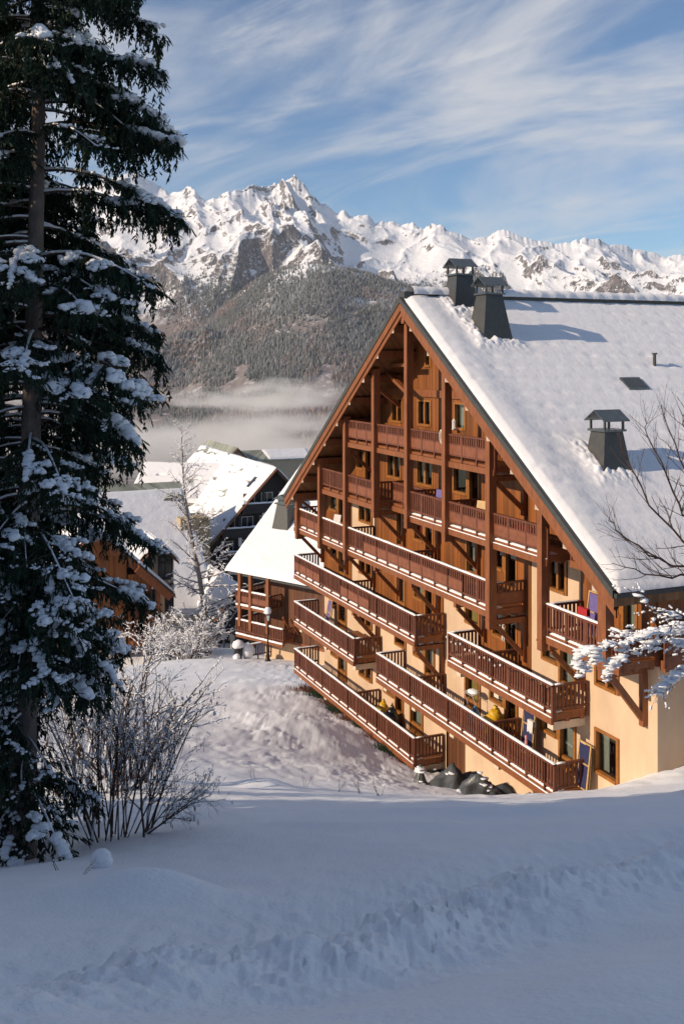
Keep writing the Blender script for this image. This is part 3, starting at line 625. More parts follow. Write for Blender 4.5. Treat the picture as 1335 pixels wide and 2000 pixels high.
def balcony(fl, i0, i1, v1=WV, ends=(1, 1), panels=(), rail_snow=True, deck_snow=True, corbels=False, splitters=()):
    """balcony along the facade from post i0 to i1 (post numbers), railing at v = 0"""
    u0, u1 = i0 * SP, i1 * SP; z = DECK[fl]
    mb = MB(); mb.box(u0, u1, -0.02, v1 - 0.05, z - 0.10, z); mb.box(u0 - 0.02, u1 + 0.02, -0.10, 0.02, z - 0.34, z - 0.11)
    mb.box(u0, u1, 0.5, 0.66, z - 0.30, z - 0.103); mb.box(u0, u1, 1.1, 1.26, z - 0.30, z - 0.103)
    n = int((u1 - u0) / 0.56)
    for i in range(n + 1):
        c = u0 + 0.06 + (u1 - u0 - 0.12) * i / n; mb.box(c - 0.05, c + 0.05, -0.05, v1 - 0.05, z - 0.22, z - 0.106)
    d = mb.build('balcony', timber, house)
    rl = MB(); sn = MB(); s_ = sn if rail_snow else None
    a = u0
    cuts = sorted({u0, u1} | {x * SP for pr in panels for x in pr if i0 < x < i1} | {k * SP for k in range(math.ceil(i0), int(i1) + 1) if i0 < k < i1})
    for p, q in zip(cuts[:-1], cuts[1:]):
        if q - p < 0.1: continue
        mid = (p + q) / 2 / SP; pn = any(x0 <= mid <= x1 for x0, x1 in panels)
        railing_section(rl, (p, -0.03, z), (q, -0.03, z), pn, None)
    if s_: 
        snow_strip(sn, (u0 - 0.03, -0.03, z + 1.0), (u1 + 0.03, -0.03, z + 1.0), 0.12, 0.062)
    for e, uu, sg in ((ends[0], u0, -1), (ends[1], u1, 1)):
        if e:
            railing_section(rl, (uu, 0.05, z), (uu, v1 - 0.08, z), e == 2, None)
            if s_ and e != 3: snow_strip(sn, (uu, 0.05, z + 1.0), (uu, v1 - 0.15 if sg < 0 else 0.4, z + 1.0), 0.11, 0.045)
    for k in splitters: railing_section(rl, (k * SP, 0.05, z), (k * SP, v1 - 0.08, z), False, None)
    rl.build('railing', [rail_m, panel_m], d)
    if deck_snow:
        snow_strip(sn, (u0, -0.07, z - 0.10), (u1, -0.07, z - 0.10), 0.07, 0.03)
        sn2 = random.Random(int(u0 * 7 + z)); x = u0 + 0.2
        snow_strip(sn, (u0 + 0.1, 0.22, z), (u1 - 0.1, 0.22, z), 0.46, 0.07)
    if sn.n: sn.build('rail_snow', snow, d, True)
    if corbels:
        cb = MB(); k = math.ceil(i0 + 0.05)
        pos = [u0 + 0.5] + [x * SP for x in range(k, int(i1) + 1) if x * SP > u0 + 1.2 and x * SP < u1 - 1.2] + [u1 - 0.35]
        for c in pos: cb.box(c - 0.16, c + 0.16, 0.12, v1, z - 0.62, z - 0.345)
        cb.build('corbel', corbel_m, d)
A0 = -0.22
balcony('A', 2.0, 6.05, ends=(0, 0), panels=[(2, 6.05)], rail_snow=False, deck_snow=False)
balcony('B', 1.0, 3.0, ends=(0, 3), panels=[(2, 3)], rail_snow=False, deck_snow=False)
balcony('B', 4.0, 7.05, ends=(3, 0), panels=[(5, 7.05)], rail_snow=False, deck_snow=True, splitters=(5,))
balcony('C', A0, 6.0, ends=(3, 2), panels=[(A0, 1), (2.55, 5.35)], splitters=(2, 4))
balcony('C', 7.05, 8.18, ends=(1, 1), splitters=())
balcony('D', A0, 4.15, ends=(1, 1), panels=[(A0, 0.9), (1.72, 2.75)], splitters=(2,))
balcony('D', 5.02, 7.13, ends=(1, 1), corbels=True, splitters=(5.9,))
balcony('E', A0, 2.23, ends=(1, 1), corbels=True)
balcony('E', 3.01, 7.16, ends=(1, 1), corbels=True, splitters=(4.15, 5.9))
balcony('F', A0, 4.12, ends=(1, 1), corbels=True, splitters=(2.2,))
def recess_balconies():
    """short balconies set back beside the posts"""
    def rb(u0, u1, fl, vf, n_end):
        z = DECK[fl]; mb = MB(); mb.box(u0, u1, vf, WV - 0.05, z - 0.12, z); mb.box(u0, u1, vf - 0.08, vf + 0.02, z - 0.36, z - 0.13); d = mb.build('balcony', timber, house)
        rl = MB(); railing_section(rl, (u0, vf, z), (u1, vf, z), n_end); rl.build('railing', [rail_m, panel_m], d)
    rb(3.04 * SP, 3.96 * SP, 'B', 0.75, True)
    rb(6.15 * SP, 6.95 * SP, 'A', 0.75, False) if False else None
    rb(7.15 * SP, 7.62 * SP, 'B', 0.7, True)
    rb(6.15 * SP, 6.55 * SP, 'A', 0.7, True)
recess_balconies()
def side_balcony():
    z = DECK['C']; mb = MB(); u0, u1 = U_END - 0.0, U_END + 0.35
    mb.box(u0 + 0.1, u1, WV + 0.0, V_END - 8, z - 0.34, z - 0.02); d = mb.build('balcony', timber, house)
    rl = MB(); railing_section(rl, (u1, WV, z), (u1, V_END - 8, z), True); 
    rl.cur = 1; rl.box(u1 - 0.02, u1 + 0.03, WV, V_END - 8, z - 0.1, z + 0.9); rl.build('railing', [rail_m, panel_m], d)
    sn = MB(); snow_strip(sn, (u1, WV, z + 1.0), (u1, V_END - 8, z + 1.0), 0.16, 0.12); sn.build('rail_snow', snow, d, True)
side_balcony()
def posts_and_braces():
    bot = [-9.95, -9.9, -9.9, -7.32, -7.3, -7.3, -10.0, -9.9, -9.95]
    for i, b in enumerate(bot):
        u = i * SP; w = 0.14 if i < 8 else 0.2; mb = MB(); top = min(roof_top(u - w), roof_top(u + w)) - RT - 0.02
        mb.box(u - w, u + w, -0.26, 0.06, b, top); mb.box(u - w - 0.02, u + w + 0.02, -0.28, 0.08, b + 0.30, b + 0.36); mb.build('post', timber, house)
    def brace(i, zt, drop=1.35, wide=0.16, u=None):
        u = i * SP if u is None else u; mb = MB()
        mb.box(u - 0.10, u + 0.10, -0.02, WV - 0.05, zt - 0.20, zt - 0.003); mb.box(u - 0.10, u + 0.10, WV - 0.20, WV - 0.02, zt - drop - 0.35, zt - 0.203)
        mb.beam((u, 0.12, zt - 0.24), (u, WV - 0.16, zt - drop - 0.1), wide, 0.15, up=(1, 0, 0)); mb.build('brace', timber, house)
    for i in (0, 1, 2.02, 2.9, 4.0, 5.15, 6.0, 7.05): brace(i, DECK['C'] - 0.36)
    brace(8, DECK['C'] - 0.36, 1.55, 0.2)
    for i in (3.0, 4.0, 5.0): brace(i, DECK['B'] - 0.36)
    for i in (2.15, 4.1): brace(i, DECK['D'] - 0.36, 1.45, 0.18)
    for i in (2, 6.0): brace(i, DECK['A'] - 0.36, 1.2)
    # purlins carrying the overhang, with knee braces at the large ones
    for k in range(9):
        for s in (0, 1):
            t = (k + 0.55) / 9.2; u = UC + (UL - UC) * t if s == 0 else UC + (UR - UC) * t; z = roof_top(u) - RT - 0.26; mb = MB()
            big = k in (2, 4, 6, 8); w = 0.14 if big else 0.10; mb.cur = 0; mb.box(u - w, u + w, -0.52, WV + 0.3, z - 0.17, z + 0.17)
            mb.cur = 1; mb.box(u - w - 0.002, u + w + 0.002, -0.545, -0.52, z - 0.172, z + 0.172)
            if big and s == 0: mb.cur = 0; mb.beam((u + 0.0, -0.1, z - 0.2), (u, WV - 0.05, z - 1.35), 0.14, 0.16, up=(1, 0, 0))
            mb.build('purlin', [timber, endcut], house)
    mb = MB(); z = ZA - RT - 0.45; mb.box(UC - 0.13, UC + 0.13, -0.5, WV + 0.3, z - 0.2, z + 0.2); mb.build('purlin', timber, house)
    # truss brace in the gable top
    for (xa, ya, xb, yb) in ((750, 725, 795, 770), (735, 715, 805, 712)):
        ua, za = loc(xa, ya, 0.6); ub, zb = loc(xb, yb, 0.6); mb = MB(); mb.beam((ua, 0.7, za), (ub, 0.7, zb), 0.16, 0.22, up=(0, 1, 0)); mb.build('brace', timber, house)
posts_and_braces()
V0R = -0.62; V1R = V_END + 0.6
def roof_hit(px, py, add=0.25):
    """building coordinates of the roof slope point seen at px, py"""
    d = Vector(((px - CX) / F_PX, 1, -(py - HZ) / F_PX)); k = (ZR - ZA) / (UR - UC)
    du, dv = d.x * ST - d.y * CT, d.x * CT + d.y * ST; o = -B0; ou, ov = o.x * ST - o.y * CT, o.x * CT + o.y * ST
    t = (ZA + add + k * (ou - UC) - 0) / (d.z - k * du); return ou + t * du, ov + t * dv, t * d.z
CHIM = [(898, 594, 1.42, 0.78, 1.22), (955, 652, 1.66, 0.78, 1.62), (1184, 908, 1.42, 0.78, 1.20)]
def build_roof():
    mb = MB()
    for ua, za, ub, zb in ((UL, ZL, UC, ZA), (UC, ZA, UR, ZR)):
        mb.cur = 0; mb.add([(ua, V0R + 0.06, za - RT), (ub, V0R + 0.06, zb - RT), (ub, V1R, zb - RT), (ua, V1R, za - RT)], [(3, 2, 1, 0)])
        mb.cur = 1; mb.add([(ua, V0R, za), (ub, V0R, zb), (ub, V1R, zb), (ua, V1R, za)], [(0, 1, 2, 3)])
        mb.add([(ua, V1R, za - RT), (ub, V1R, zb - RT), (ub, V1R, zb), (ua, V1R, za)], [(3, 2, 1, 0)])
    mb.cur = 1
    for u, z in ((UL, ZL), (UR, ZR)):
        mb.cur = 1; mb.add([(u, V0R, z - .16), (u, V1R, z - .16), (u, V1R, z), (u, V0R, z)], [(0, 1, 2, 3)])
        mb.cur = 0; mb.add([(u, V0R, z - RT), (u, V1R, z - RT), (u, V1R, z - .16), (u, V0R, z - .16)], [(0, 1, 2, 3)])
    r = mb.build('roof', [soffit_m, flash], house)
    f = MB()                                    # verge boards, two steps, with metal cover strip
    for ua, za, ub, zb in ((UL, ZL, UC, ZA), (UR, ZR, UC, ZA)):
        n = Vector((0, 0, 1))
        f.cur = 0; f.add([(ua, V0R - 0.00, za - RT - 0.10), (ub, V0R, zb - RT - 0.10), (ub, V0R, zb - 0.14), (ua, V0R, za - 0.14), (ua, V0R + 0.06, za - RT - 0.10), (ub, V0R + 0.06, zb - RT - 0.10), (ub, V0R + 0.06, zb - 0.14), (ua, V0R + 0.06, za - 0.14)], [(0, 1, 2, 3), (4, 5, 6, 7), (0, 1, 5, 4)])
        f.cur = 1; f.add([(ua, V0R - 0.04, za - 0.17), (ub, V0R - 0.04, zb - 0.17), (ub, V0R - 0.04, zb + 0.07), (ua, V0R - 0.04, za + 0.07), (ua, V0R + 0.14, za - 0.17), (ub, V0R + 0.14, zb - 0.17), (ub, V0R + 0.14, zb + 0.07), (ua, V0R + 0.14, za + 0.07)], [(0, 1, 2, 3), (4, 5, 6, 7), (0, 1, 5, 4), (3, 2, 6, 7)])
        f.cur = 0; f.add([(ua, V0R + 0.07, za - RT - 0.34), (ub, V0R + 0.07, zb - RT - 0.34), (ub, V0R + 0.07, zb - RT - 0.02), (ua, V0R + 0.07, za - RT - 0.02), (ua, V0R + 0.13, za - RT - 0.34), (ub, V0R + 0.13, zb - RT - 0.34), (ub, V0R + 0.13, zb - RT - 0.02), (ua, V0R + 0.13, za - RT - 0.02)], [(0, 1, 2, 3), (4, 5, 6, 7), (0, 1, 5, 4)])
    f.build('verge_board', [timber, flash], r)
    g = MB(); g.box(UR + 0.003, UR + 0.13, V0R, V1R, ZR - 0.14, ZR - 0.02); g.build('gutter', flash, r); g = MB(); g.box(UL - 0.13, UL - 0.003, V0R, V1R, ZL - 0.2, ZL - 0.02); g.build('gutter', flash, r)
    # snow: thick quilt with the dimples of the tiles below
    nu, nv = 300, 560
    for side in (0, 1):
        t = np.linspace(0, 1, nu if side else 60); v = np.linspace(0, 1, nv) 
        tt, vv = np.meshgrid(t, v); ue, ze = (UR, ZR) if side else (UL, ZL)
        L = abs(ue - UC); s = tt * L; y = V0R + 0.10 + vv * (V1R - V0R - 0.2)
        edge = np.minimum(np.minimum((y - V0R - 0.10), (V1R - 0.1 - y)), (L - s)); th = 0.24 * np.clip(edge / 0.30, 0, 1) ** 0.4
        dz = 0.022 * fbm(s * 0.35, y * 0.35, 3, 200) + 0.004 * fbm(s * 2.2, y * 2.2, 3, 201)
        row = s / 0.72; ph = np.floor(row) * 0.37
        dim = np.exp(-(((row % 1) - 0.5) / 0.20) ** 2) * np.exp(-((((y / 0.95 + ph) % 1) - 0.5) / 0.24) ** 2)
        dz = dz - 0.030 * dim * np.clip(0.55 + 1.2 * gnoise(s * 0.35 + 4, y * 0.35, 203) + 0.7 * gnoise(np.floor(row) * 3.1, np.floor(y / 0.95 + ph) * 2.7 + .5, 205), 0, 1.5)
        dz = dz - 0.010 * np.exp(-(((row % 1) - 0.5) / 0.16) ** 2) + 0.0012 * np.sin(s * 2 * np.pi / 0.36)
        # slid snow, swelling toward the verge
        dz = dz + 0.10 * np.exp(-((y - V0R - 0.9) / 0.7) ** 2) 
        if side:                                # snow drifted against the chimneys, ragged where it meets the metal
            for cpx, cpy, wb_, _w, _h in CHIM:
                cu, cv, _z = roof_hit(cpx, cpy, 0.1); du_, dv_ = UC + (ue - UC) * tt - cu, y - cv; q = np.maximum(np.abs(du_), np.abs(dv_)) - wb_ / 2
                low = 0.5 + 0.5 * sstep(du_ - 0.9 * dv_, -0.6, 0.9)
                dz = dz + low * (0.12 + 0.15 * np.abs(gnoise(du_ * 3.1 + cpx, dv_ * 3.1, 211)) + 0.05 * gnoise(du_ * 8, dv_ * 8, 212)) * np.exp(-(np.clip(q, 0, 9) / 0.30) ** 2)
        z = ZA + (ze - ZA) * tt + th + dz * np.clip(edge / 0.3, 0, 1) + 0.004
        z = np.where(tt < 0.02, z - 0.05, z)
        u = UC + (ue - UC) * tt + (0.10 if side else -0.10) * (tt > 0.995)
        Fq = grid_faces(*tt.shape); Fq = Fq[:, ::-1] if side == 0 else Fq
        mk_np('roof_snow', np.stack([u, y, z], -1).reshape(-1, 3), Fq, snow_far, r, True)
    rc = MB(); rc.box(UC - 0.22, UC + 0.22, V0R + 0.1, V1R, ZA + 0.02, ZA + 0.30); rc.build('ridge_cap', flash, r)
    rs = MB(); n = 150; k = 9; v = []; f = []
    for i in range(n + 1):
        y = V0R + 0.5 + (V1R - V0R - 0.7) * i / n; q = 1 + 0.08 * math.sin(i * 2.9) + 0.07 * math.sin(i * 1.31); gap = 0.25 if 3.2 < y < 4.6 else 1
        for j in range(k + 1): a = math.pi * j / k; v.append((UC + 0.36 * math.cos(a) * q, y, ZA + 0.24 + 0.30 * math.sin(a) * q * gap - (0.05 if j in (0, k) else 0)))
    for i in range(n):
        for j in range(k): f.append((i * (k + 1) + j, i * (k + 1) + j + 1, (i + 1) * (k + 1) + j + 1, (i + 1) * (k + 1) + j))
    rs.add(v, f); rs.build('ridge_snow', snow_far, r, True)
    return r
roof = build_roof()
def chimney(px, py, wb, wt, h):
    u, v, z = roof_hit(px, py, 0.1); mb = MB(); a, b = wb / 2, wt / 2; z0 = z - a * 0.9 - 0.3; z1 = z + h
    mb.hexa([(u + sx_ * w, v + sy_ * w, zz) for zz, w in ((z0, a), (z1, b)) for sy_ in (-1, 1) for sx_ in (-1, 1)])
    c = mb.build('chimney', flash, house)
    s = MB(); s.box(u - b - .09, u + b + .09, v - b - .09, v + b + .09, z1 + 0.003, z1 + 0.08); s.build('chimney_plate', flash_lt, c)
    for i in (-1, 1):
        for j in (-1, 1): s = MB(); s.box(u + i * b - .035, u + i * b + .035, v + j * b - .035, v + j * b + .035, z1 + 0.083, z1 + 0.40); s.build('cap_leg', flash, c)
    s = MB(); e = b + 0.17; zc = z1 + 0.36                   # little gable roof, ridge along v
    s.add([(u - e, v - e, zc), (u, v - e, zc + 0.36), (u + e, v - e, zc), (u - e, v + e, zc), (u, v + e, zc + 0.36), (u + e, v + e, zc), (u - e, v - e, zc + .04), (u, v - e, zc + 0.40), (u + e, v - e, zc + .04), (u - e, v + e, zc + .04), (u, v + e, zc + 0.40), (u + e, v + e, zc + .04)],
          [(0, 3, 4, 1), (1, 4, 5, 2), (6, 7, 10, 9), (7, 8, 11, 10), (0, 1, 7, 6), (1, 2, 8, 7), (3, 9, 10, 4), (4, 10, 11, 5), (0, 6, 9, 3), (2, 5, 11, 8)])
    s.build('chimney_cap', flash_lt, c)
for c_ in CHIM: chimney(*c_)
def roof_bits():
    u, v, z = roof_hit(1277, 715, 0.2); mb = MB(); mb.tube([(u, v, z - 0.1), (u, v, z + 0.5)], 0.07, 10); mb.tube([(u, v, z + 0.5), (u, v, z + 0.56)], 0.12, 10); mb.build('vent_pipe', flash, house)
    u, v, z = roof_hit(1238, 762, 0.0); k = (ZR - ZA) / (UR - UC); mb = MB()
    p = [(u + a, v + b, z + k * a + c) for c in (0.18, 0.31) for b in (-0.5, 0.5) for a in (-0.32, 0.32)]; mb.hexa(p); sk = mb.build('skylight', flash_lt, house)
    g = MB(); g.add([(u - .26, v - .43, z - k * .26 + .315), (u + .26, v - .43, z + k * .26 + .315), (u + .26, v + .43, z + k * .26 + .315), (u - .26, v + .43, z - k * .26 + .315)], [(0, 1, 2, 3)]); g.build('pane', glass, sk)
roof_bits()

# ------------------------------------------------------------------ neighbouring buildings
def snow_quad(name, p00, p10, p11, p01, nu, nv, th, parent, seed=0, holes=0.0, mat=None):
    """snow lying on a roof slope; p00-p10 is the eave, p01-p11 the ridge"""
    P = [np.array(p, float) for p in (p00, p10, p11, p01)]
    s, t = np.meshgrid(np.linspace(0, 1, nu), np.linspace(0, 1, nv)); S = s[..., None]; T = t[..., None]
    V = (P[0] * (1 - S) + P[1] * S) * (1 - T) + (P[3] * (1 - S) + P[2] * S) * T
    L = np.linalg.norm(P[1] - P[0]); H = np.linalg.norm(P[3] - P[0]); e = np.minimum(np.minimum(s, 1 - s) * L, np.minimum(t, 1 - t) * H)
    h = th * np.clip(e / 0.35, 0, 1) ** 0.5 + 0.05 * fbm(s * L * 0.7 + seed * 5.3, t * H * 0.7, 4, 300 + seed) * np.clip(e / .3, 0, 1)
    h = h + 0.03 * np.sin(t * H * 2 * np.pi / 0.9) * gnoise(s * L, t * H * .5, 310)
    if holes: h = h - th * 1.7 * sstep(fbm(s * L * 0.22 + seed, t * H * 0.55, 4, 320 + seed), 0.30 - holes, 0.42 - holes)
    V[..., 2] += h + 0.01
    return mk_np(name, V.reshape(-1, 3), grid_faces(nv, nu), mat or snow_far, parent, True)
def slab(mb, q, t):
    q = [Vector(p) for p in q]; lo = [p - Vector((0, 0, t)) for p in q]
    mb.add(q + lo, [(0, 1, 2, 3), (7, 6, 5, 4), (0, 4, 5, 1), (1, 5, 6, 2), (2, 6, 7, 3), (3, 7, 4, 0)])
def simple_window(parent, x, y0, z, w, h, axis='x', mat=None, d=0.08):
    """framed window proud of a wall; axis: the wall's run; y0: wall plane, opening toward -normal"""
    fr = MB(); t = 0.08; a = (x - w / 2, x + w / 2); b = (z, z + h)
    def bx(x0, x1, z0, z1, y_0, y_1): (fr.box(x0, x1, y_0, y_1, z0, z1) if axis == 'x' else fr.box(y_0, y_1, x0, x1, z0, z1))
    y_0, y_1 = sorted((y0, y0 - d)) if axis == 'x' else sorted((y0, y0 + d))
    bx(a[0], a[0] + t, b[0], b[1], y_0, y_1); bx(a[1] - t, a[1], b[0], b[1], y_0, y_1); bx(a[0] + t, a[1] - t, b[0], b[0] + t, y_0, y_1); bx(a[0] + t, a[1] - t, b[1] - t, b[1], y_0, y_1); bx(x - t / 2, x + t / 2, b[0] + t, b[1] - t, y_0, y_1)
    f = fr.build('window', mat or frame_m, parent); g = MB(); ym = y0 - 0.03 if axis == 'x' else y0 + 0.03
    q = [(a[0] + t, ym, b[0] + t), (a[1] - t, ym, b[0] + t), (a[1] - t, ym, b[1] - t), (a[0] + t, ym, b[1] - t)]
    if axis != 'x': q = [(p[1], p[0], p[2]) for p in q]
    g.add(q, [(0, 1, 2, 3)]); g.build('pane', dark_pane, f)
dark_pane = material('dark_pane', (0.03, 0.035, 0.04), 0.08, 0.5, 1.2)

def neighbour_wing():
    a = math.atan(2370 / F_PX); o = ray(445, 1112, 79.0); h = empty('snowy_wing_house', o, a - math.pi / 2, 'brown timber wing with smooth deep snow roof and two corner balconies behind the lamp', 'house')
    # local x: along the eave toward the viewer's right, y: up the slope, z: height above the eave
    rf = MB(); top = 12.5; rz = top * 0.86
    slab(rf, [(-0.0, 0, 0), (15, 0, 0), (15, top, rz), (0, top, rz)], 0.3); slab(rf, [(0, top, rz), (15, top, rz), (15, 2 * top, 0), (0, 2 * top, 0)], 0.3); r = rf.build('roof', flash, h)
    snow_quad('roof_snow', (-0.15, -0.25, -0.05), (15, -0.25, -0.05), (15, top, rz), (-0.05, top, rz), 110, 100, 0.34, r, 1)
    w = MB(); w.box(2.7, 14.6, 1.3, 1.4, -5.0, 1.0); w.box(2.7, 2.8, 1.4, 22, -5.0, 0.9); w.build('timber_wall', clad_dk, h)
    w = MB(); w.box(2.72, 14.6, 1.32, 1.42, -12, -5.003); w.box(2.72, 2.82, 1.42, 22, -12, -5.003); w.build('wall', stucco, h)
    w = MB(); w.box(2.7, 14.6, 1.22, 1.297, -5.1, -4.9); w.build('base_beam', timber, h)
    g = MB()
    g.add([(2.7, 1.3, 0.95), (2.7, top, rz - 0.3), (2.7, 2 * top - 1.3, 0.95)], [(0, 1, 2)]); g.build('gable_wall', clad_dk, h)
    for z, x1, dk in ((-2.45, 4.5, 0), (-4.72, 5.9, 1)):
        d = MB(); d.box(0.95, x1, 0.02, 1.3, z - 0.12, z); d.box(0.95, 2.7, 1.3, 4.6, z - 0.12, z); d.box(0.93, x1, -0.05, 0.05, z - 0.36, z - 0.13); d.box(0.87, 0.97, 0, 4.6, z - 0.36, z - 0.13); b = d.build('balcony', timber, h)
        rl = MB(); railing_section(rl, (0.95, 0, z), (x1, 0, z), not dk); railing_section(rl, (0.95, 0.05, z), (0.95, 4.5, z), not dk); railing_section(rl, (x1, 0.05, z), (x1, 1.28, z), False); rl.build('railing', [rail_m, panel_m], b)
        sn = MB(); snow_strip(sn, (0.95, 0, z + 1.0), (x1, 0, z + 1.0), 0.15, 0.12); snow_strip(sn, (0.95, 0.05, z + 1), (0.95, 4.5, z + 1), 0.14, 0.1); snow_strip(sn, (0.95, -0.04, z - 0.12), (x1, -0.04, z - .12), 0.12, 0.14); sn.build('rail_snow', snow, b, True)
    for x, b in ((1.35, -4.2), (2.5, -4.4), (4.35, -4.3)):
        p = MB(); p.box(x - 0.14, x + 0.14, -0.12, 0.14, b, -0.1 + 0.0); p.build('post', timber, h)
    for x in (5.6, 6.3): 
        p = MB(); p.beam((x, 0.3, -2.9), (x, 1.28, -4.3), 0.12, 0.14, up=(1, 0, 0)); p.build('brace', timber, h)
    w = MB(); w.box(9.9, 10.6, 1.2, 1.3, -3.6, -1.7); w.build('window', dark_pane, h)
    c = MB(); x, y = 2.75, 3.8; z = y * 0.86; c.hexa([(x + i * q, y + j * q, zz) for zz, q in ((z - 1.0, 0.95), (z + 1.7, 0.55)) for j in (-1, 1) for i in (-1, 1)]); c = c.build('chimney', flash, h)
    c2 = MB(); c2.box(x - .7, x + .7, y - .7, y + .7, z + 1.7, z + 1.8); e = 0.8; zc = z + 2.1
    c2.add([(x - e, y - e, zc), (x, y - e, zc + 0.4), (x + e, y - e, zc), (x - e, y + e, zc), (x, y + e, zc + 0.4), (x + e, y + e, zc)], [(0, 3, 4, 1), (1, 4, 5, 2), (0, 1, 2), (3, 5, 4)]); c2.box(x - .5, x + .5, y - .5, y + .5, z + 1.8, z + 2.1); c2.build('chimney_cap', flash_lt, c)
neighbour_wing()

def gable_house(name, label, cat, apex_w, half, drop, length, wall_drop, wall_mat, rz=None, roof_mat=None, snow_th=0.3, holes=0.0, over=0.6, base_mat=None, base_drop=0, grp=None, halfR=None, dropR=None, seed=1):
    """house whose gable faces local +x... local frame: x toward the viewer (gable), y across, z up, origin at the apex"""
    rz = TH - math.pi / 2 if rz is None else rz; h = empty(name, apex_w, rz, label, cat, grp); hr = halfR or half; dr = dropR or drop
    rf = MB(); slab(rf, [(0, -half, -drop), (0, 0, 0), (-length, 0, 0), (-length, -half, -drop)][::-1], 0.25); slab(rf, [(0, 0, 0), (0, hr, -dr), (-length, hr, -dr), (-length, 0, 0)][::-1], 0.25)
    r = rf.build('roof', roof_mat or flash, h)
    vb = MB(); 
    for ya, za in ((-half, -drop), (hr, -dr)): vb.beam((0.05, ya, za - 0.22), (0.05, 0, -0.22), 0.08, 0.42, up=(1, 0, 0))
    vb.build('verge_board', timber, r)
    if snow_th:
        snow_quad('roof_snow', (-length, -half - 0.1, -drop), (0.0, -half - 0.1, -drop), (0.0, 0, 0), (-length, 0, 0), 120, 70, snow_th, r, seed, holes)
        snow_quad('roof_snow', (0.0, hr + 0.1, -dr), (-length, hr + 0.1, -dr), (-length, 0, 0), (0, 0, 0), 60, 40, snow_th, r, seed + 1, holes)
    i = over; k = drop / half; kr = dr / hr; wl, wr = half - i, hr - i
    w = MB(); w.add([(-i - 0.4, -wl, -wl * k - 0.25), (-i - 0.4, 0, -0.25), (-i - 0.4, wr, -wr * kr - 0.25), (-i - 0.4, wr, -drop - wall_drop), (-i - 0.4, -wl, -drop - wall_drop)], [(0, 1, 2, 3, 4)])
    w.add([(-length + i, -wl, -wl * k - 0.25), (-length + i, 0, -0.25), (-length + i, wr, -wr * kr - 0.25), (-length + i, wr, -drop - wall_drop), (-length + i, -wl, -drop - wall_drop)], [(4, 3, 2, 1, 0)])
    for y, z, f in ((-wl, -wl * k, 0), (wr, -wr * kr, 1)): w.add([(-i - 0.4, y, z - 0.25), (-length + i, y, z - .25), (-length + i, y, -drop - wall_drop), (-i - 0.4, y, -drop - wall_drop)], [(0, 1, 2, 3)])
    w.build('wall', wall_mat, h)
    if base_mat:
        b = MB(); z = -drop - wall_drop - 0.002; b.box(-length + i, -i - 0.45, -wl + .05, wr - .05, z - base_drop, z); b.build('base_wall', base_mat, h)
    return h
# dark chalet block with rows of balconies
dh = gable_house('dark_chalet_block', 'black timber gabled block with snow roof standing behind the birch tree', 'building', ray(540, 913, 122), 8.45, 8.9, 34, 5.5, dark_wood, roof_mat=green_roof, base_mat=stucco, base_drop=9, holes=0.10, over=0.9, seed=3)
def dark_block_details():
    white = material('white_paint', (0.72, 0.70, 0.66), 0.6)
    for z, hw in ((-5.2, 4.3), (-8.0, 6.8), (-10.8, 7.0), (-13.4, 7.2)):
        b = MB(); b.box(-1.2, 0.0, -hw, hw, z - 0.18, z); b.box(-0.08, 0.0, -hw, hw, z + 0.01, z + 0.95); b = b.build('balcony', dark_wood, dh)
        sn = MB(); snow_strip(sn, (-0.04, -hw, z + 0.95), (-0.04, hw, z + 0.95), 0.2, 0.2); sn.build('rail_snow', snow, b, True)
        for y in np.arange(-hw + 1.2, hw - 0.5, 2.3): simple_window(dh, float(y), -1.3, z + 0.3, 1.5, 1.8, 'y', white)
    for y in (-4.6, -1.6, 1.6, 4.6):
        p = MB(); p.box(-0.25, -0.05, y - 0.12, y + 0.12, -14, -abs(y) * 1.05 - 0.4); p.build('post', dark_wood, dh)
        for z in (-5.9, -8.7, -11.4):
            if z < -abs(y) * 1.05 - 1.2: q = MB(); q.box(-0.02, 0.05, y - 0.2, y + 0.2, z - 0.5, z + 0.5); q.build('white_panel', white, dh)
    for (x, y, z) in ((-2.9, -2.2, 0),):
        zz = -2.2 * 1.053 + 0.25; q = MB(); q.hexa([(x + a * .5, y + b * .55, zz + b * .58 + c) for c in (0, .12) for b in (-1, 1) for a in (-1, 1)]); q.build('skylight', dark_pane, dh)
dark_block_details()
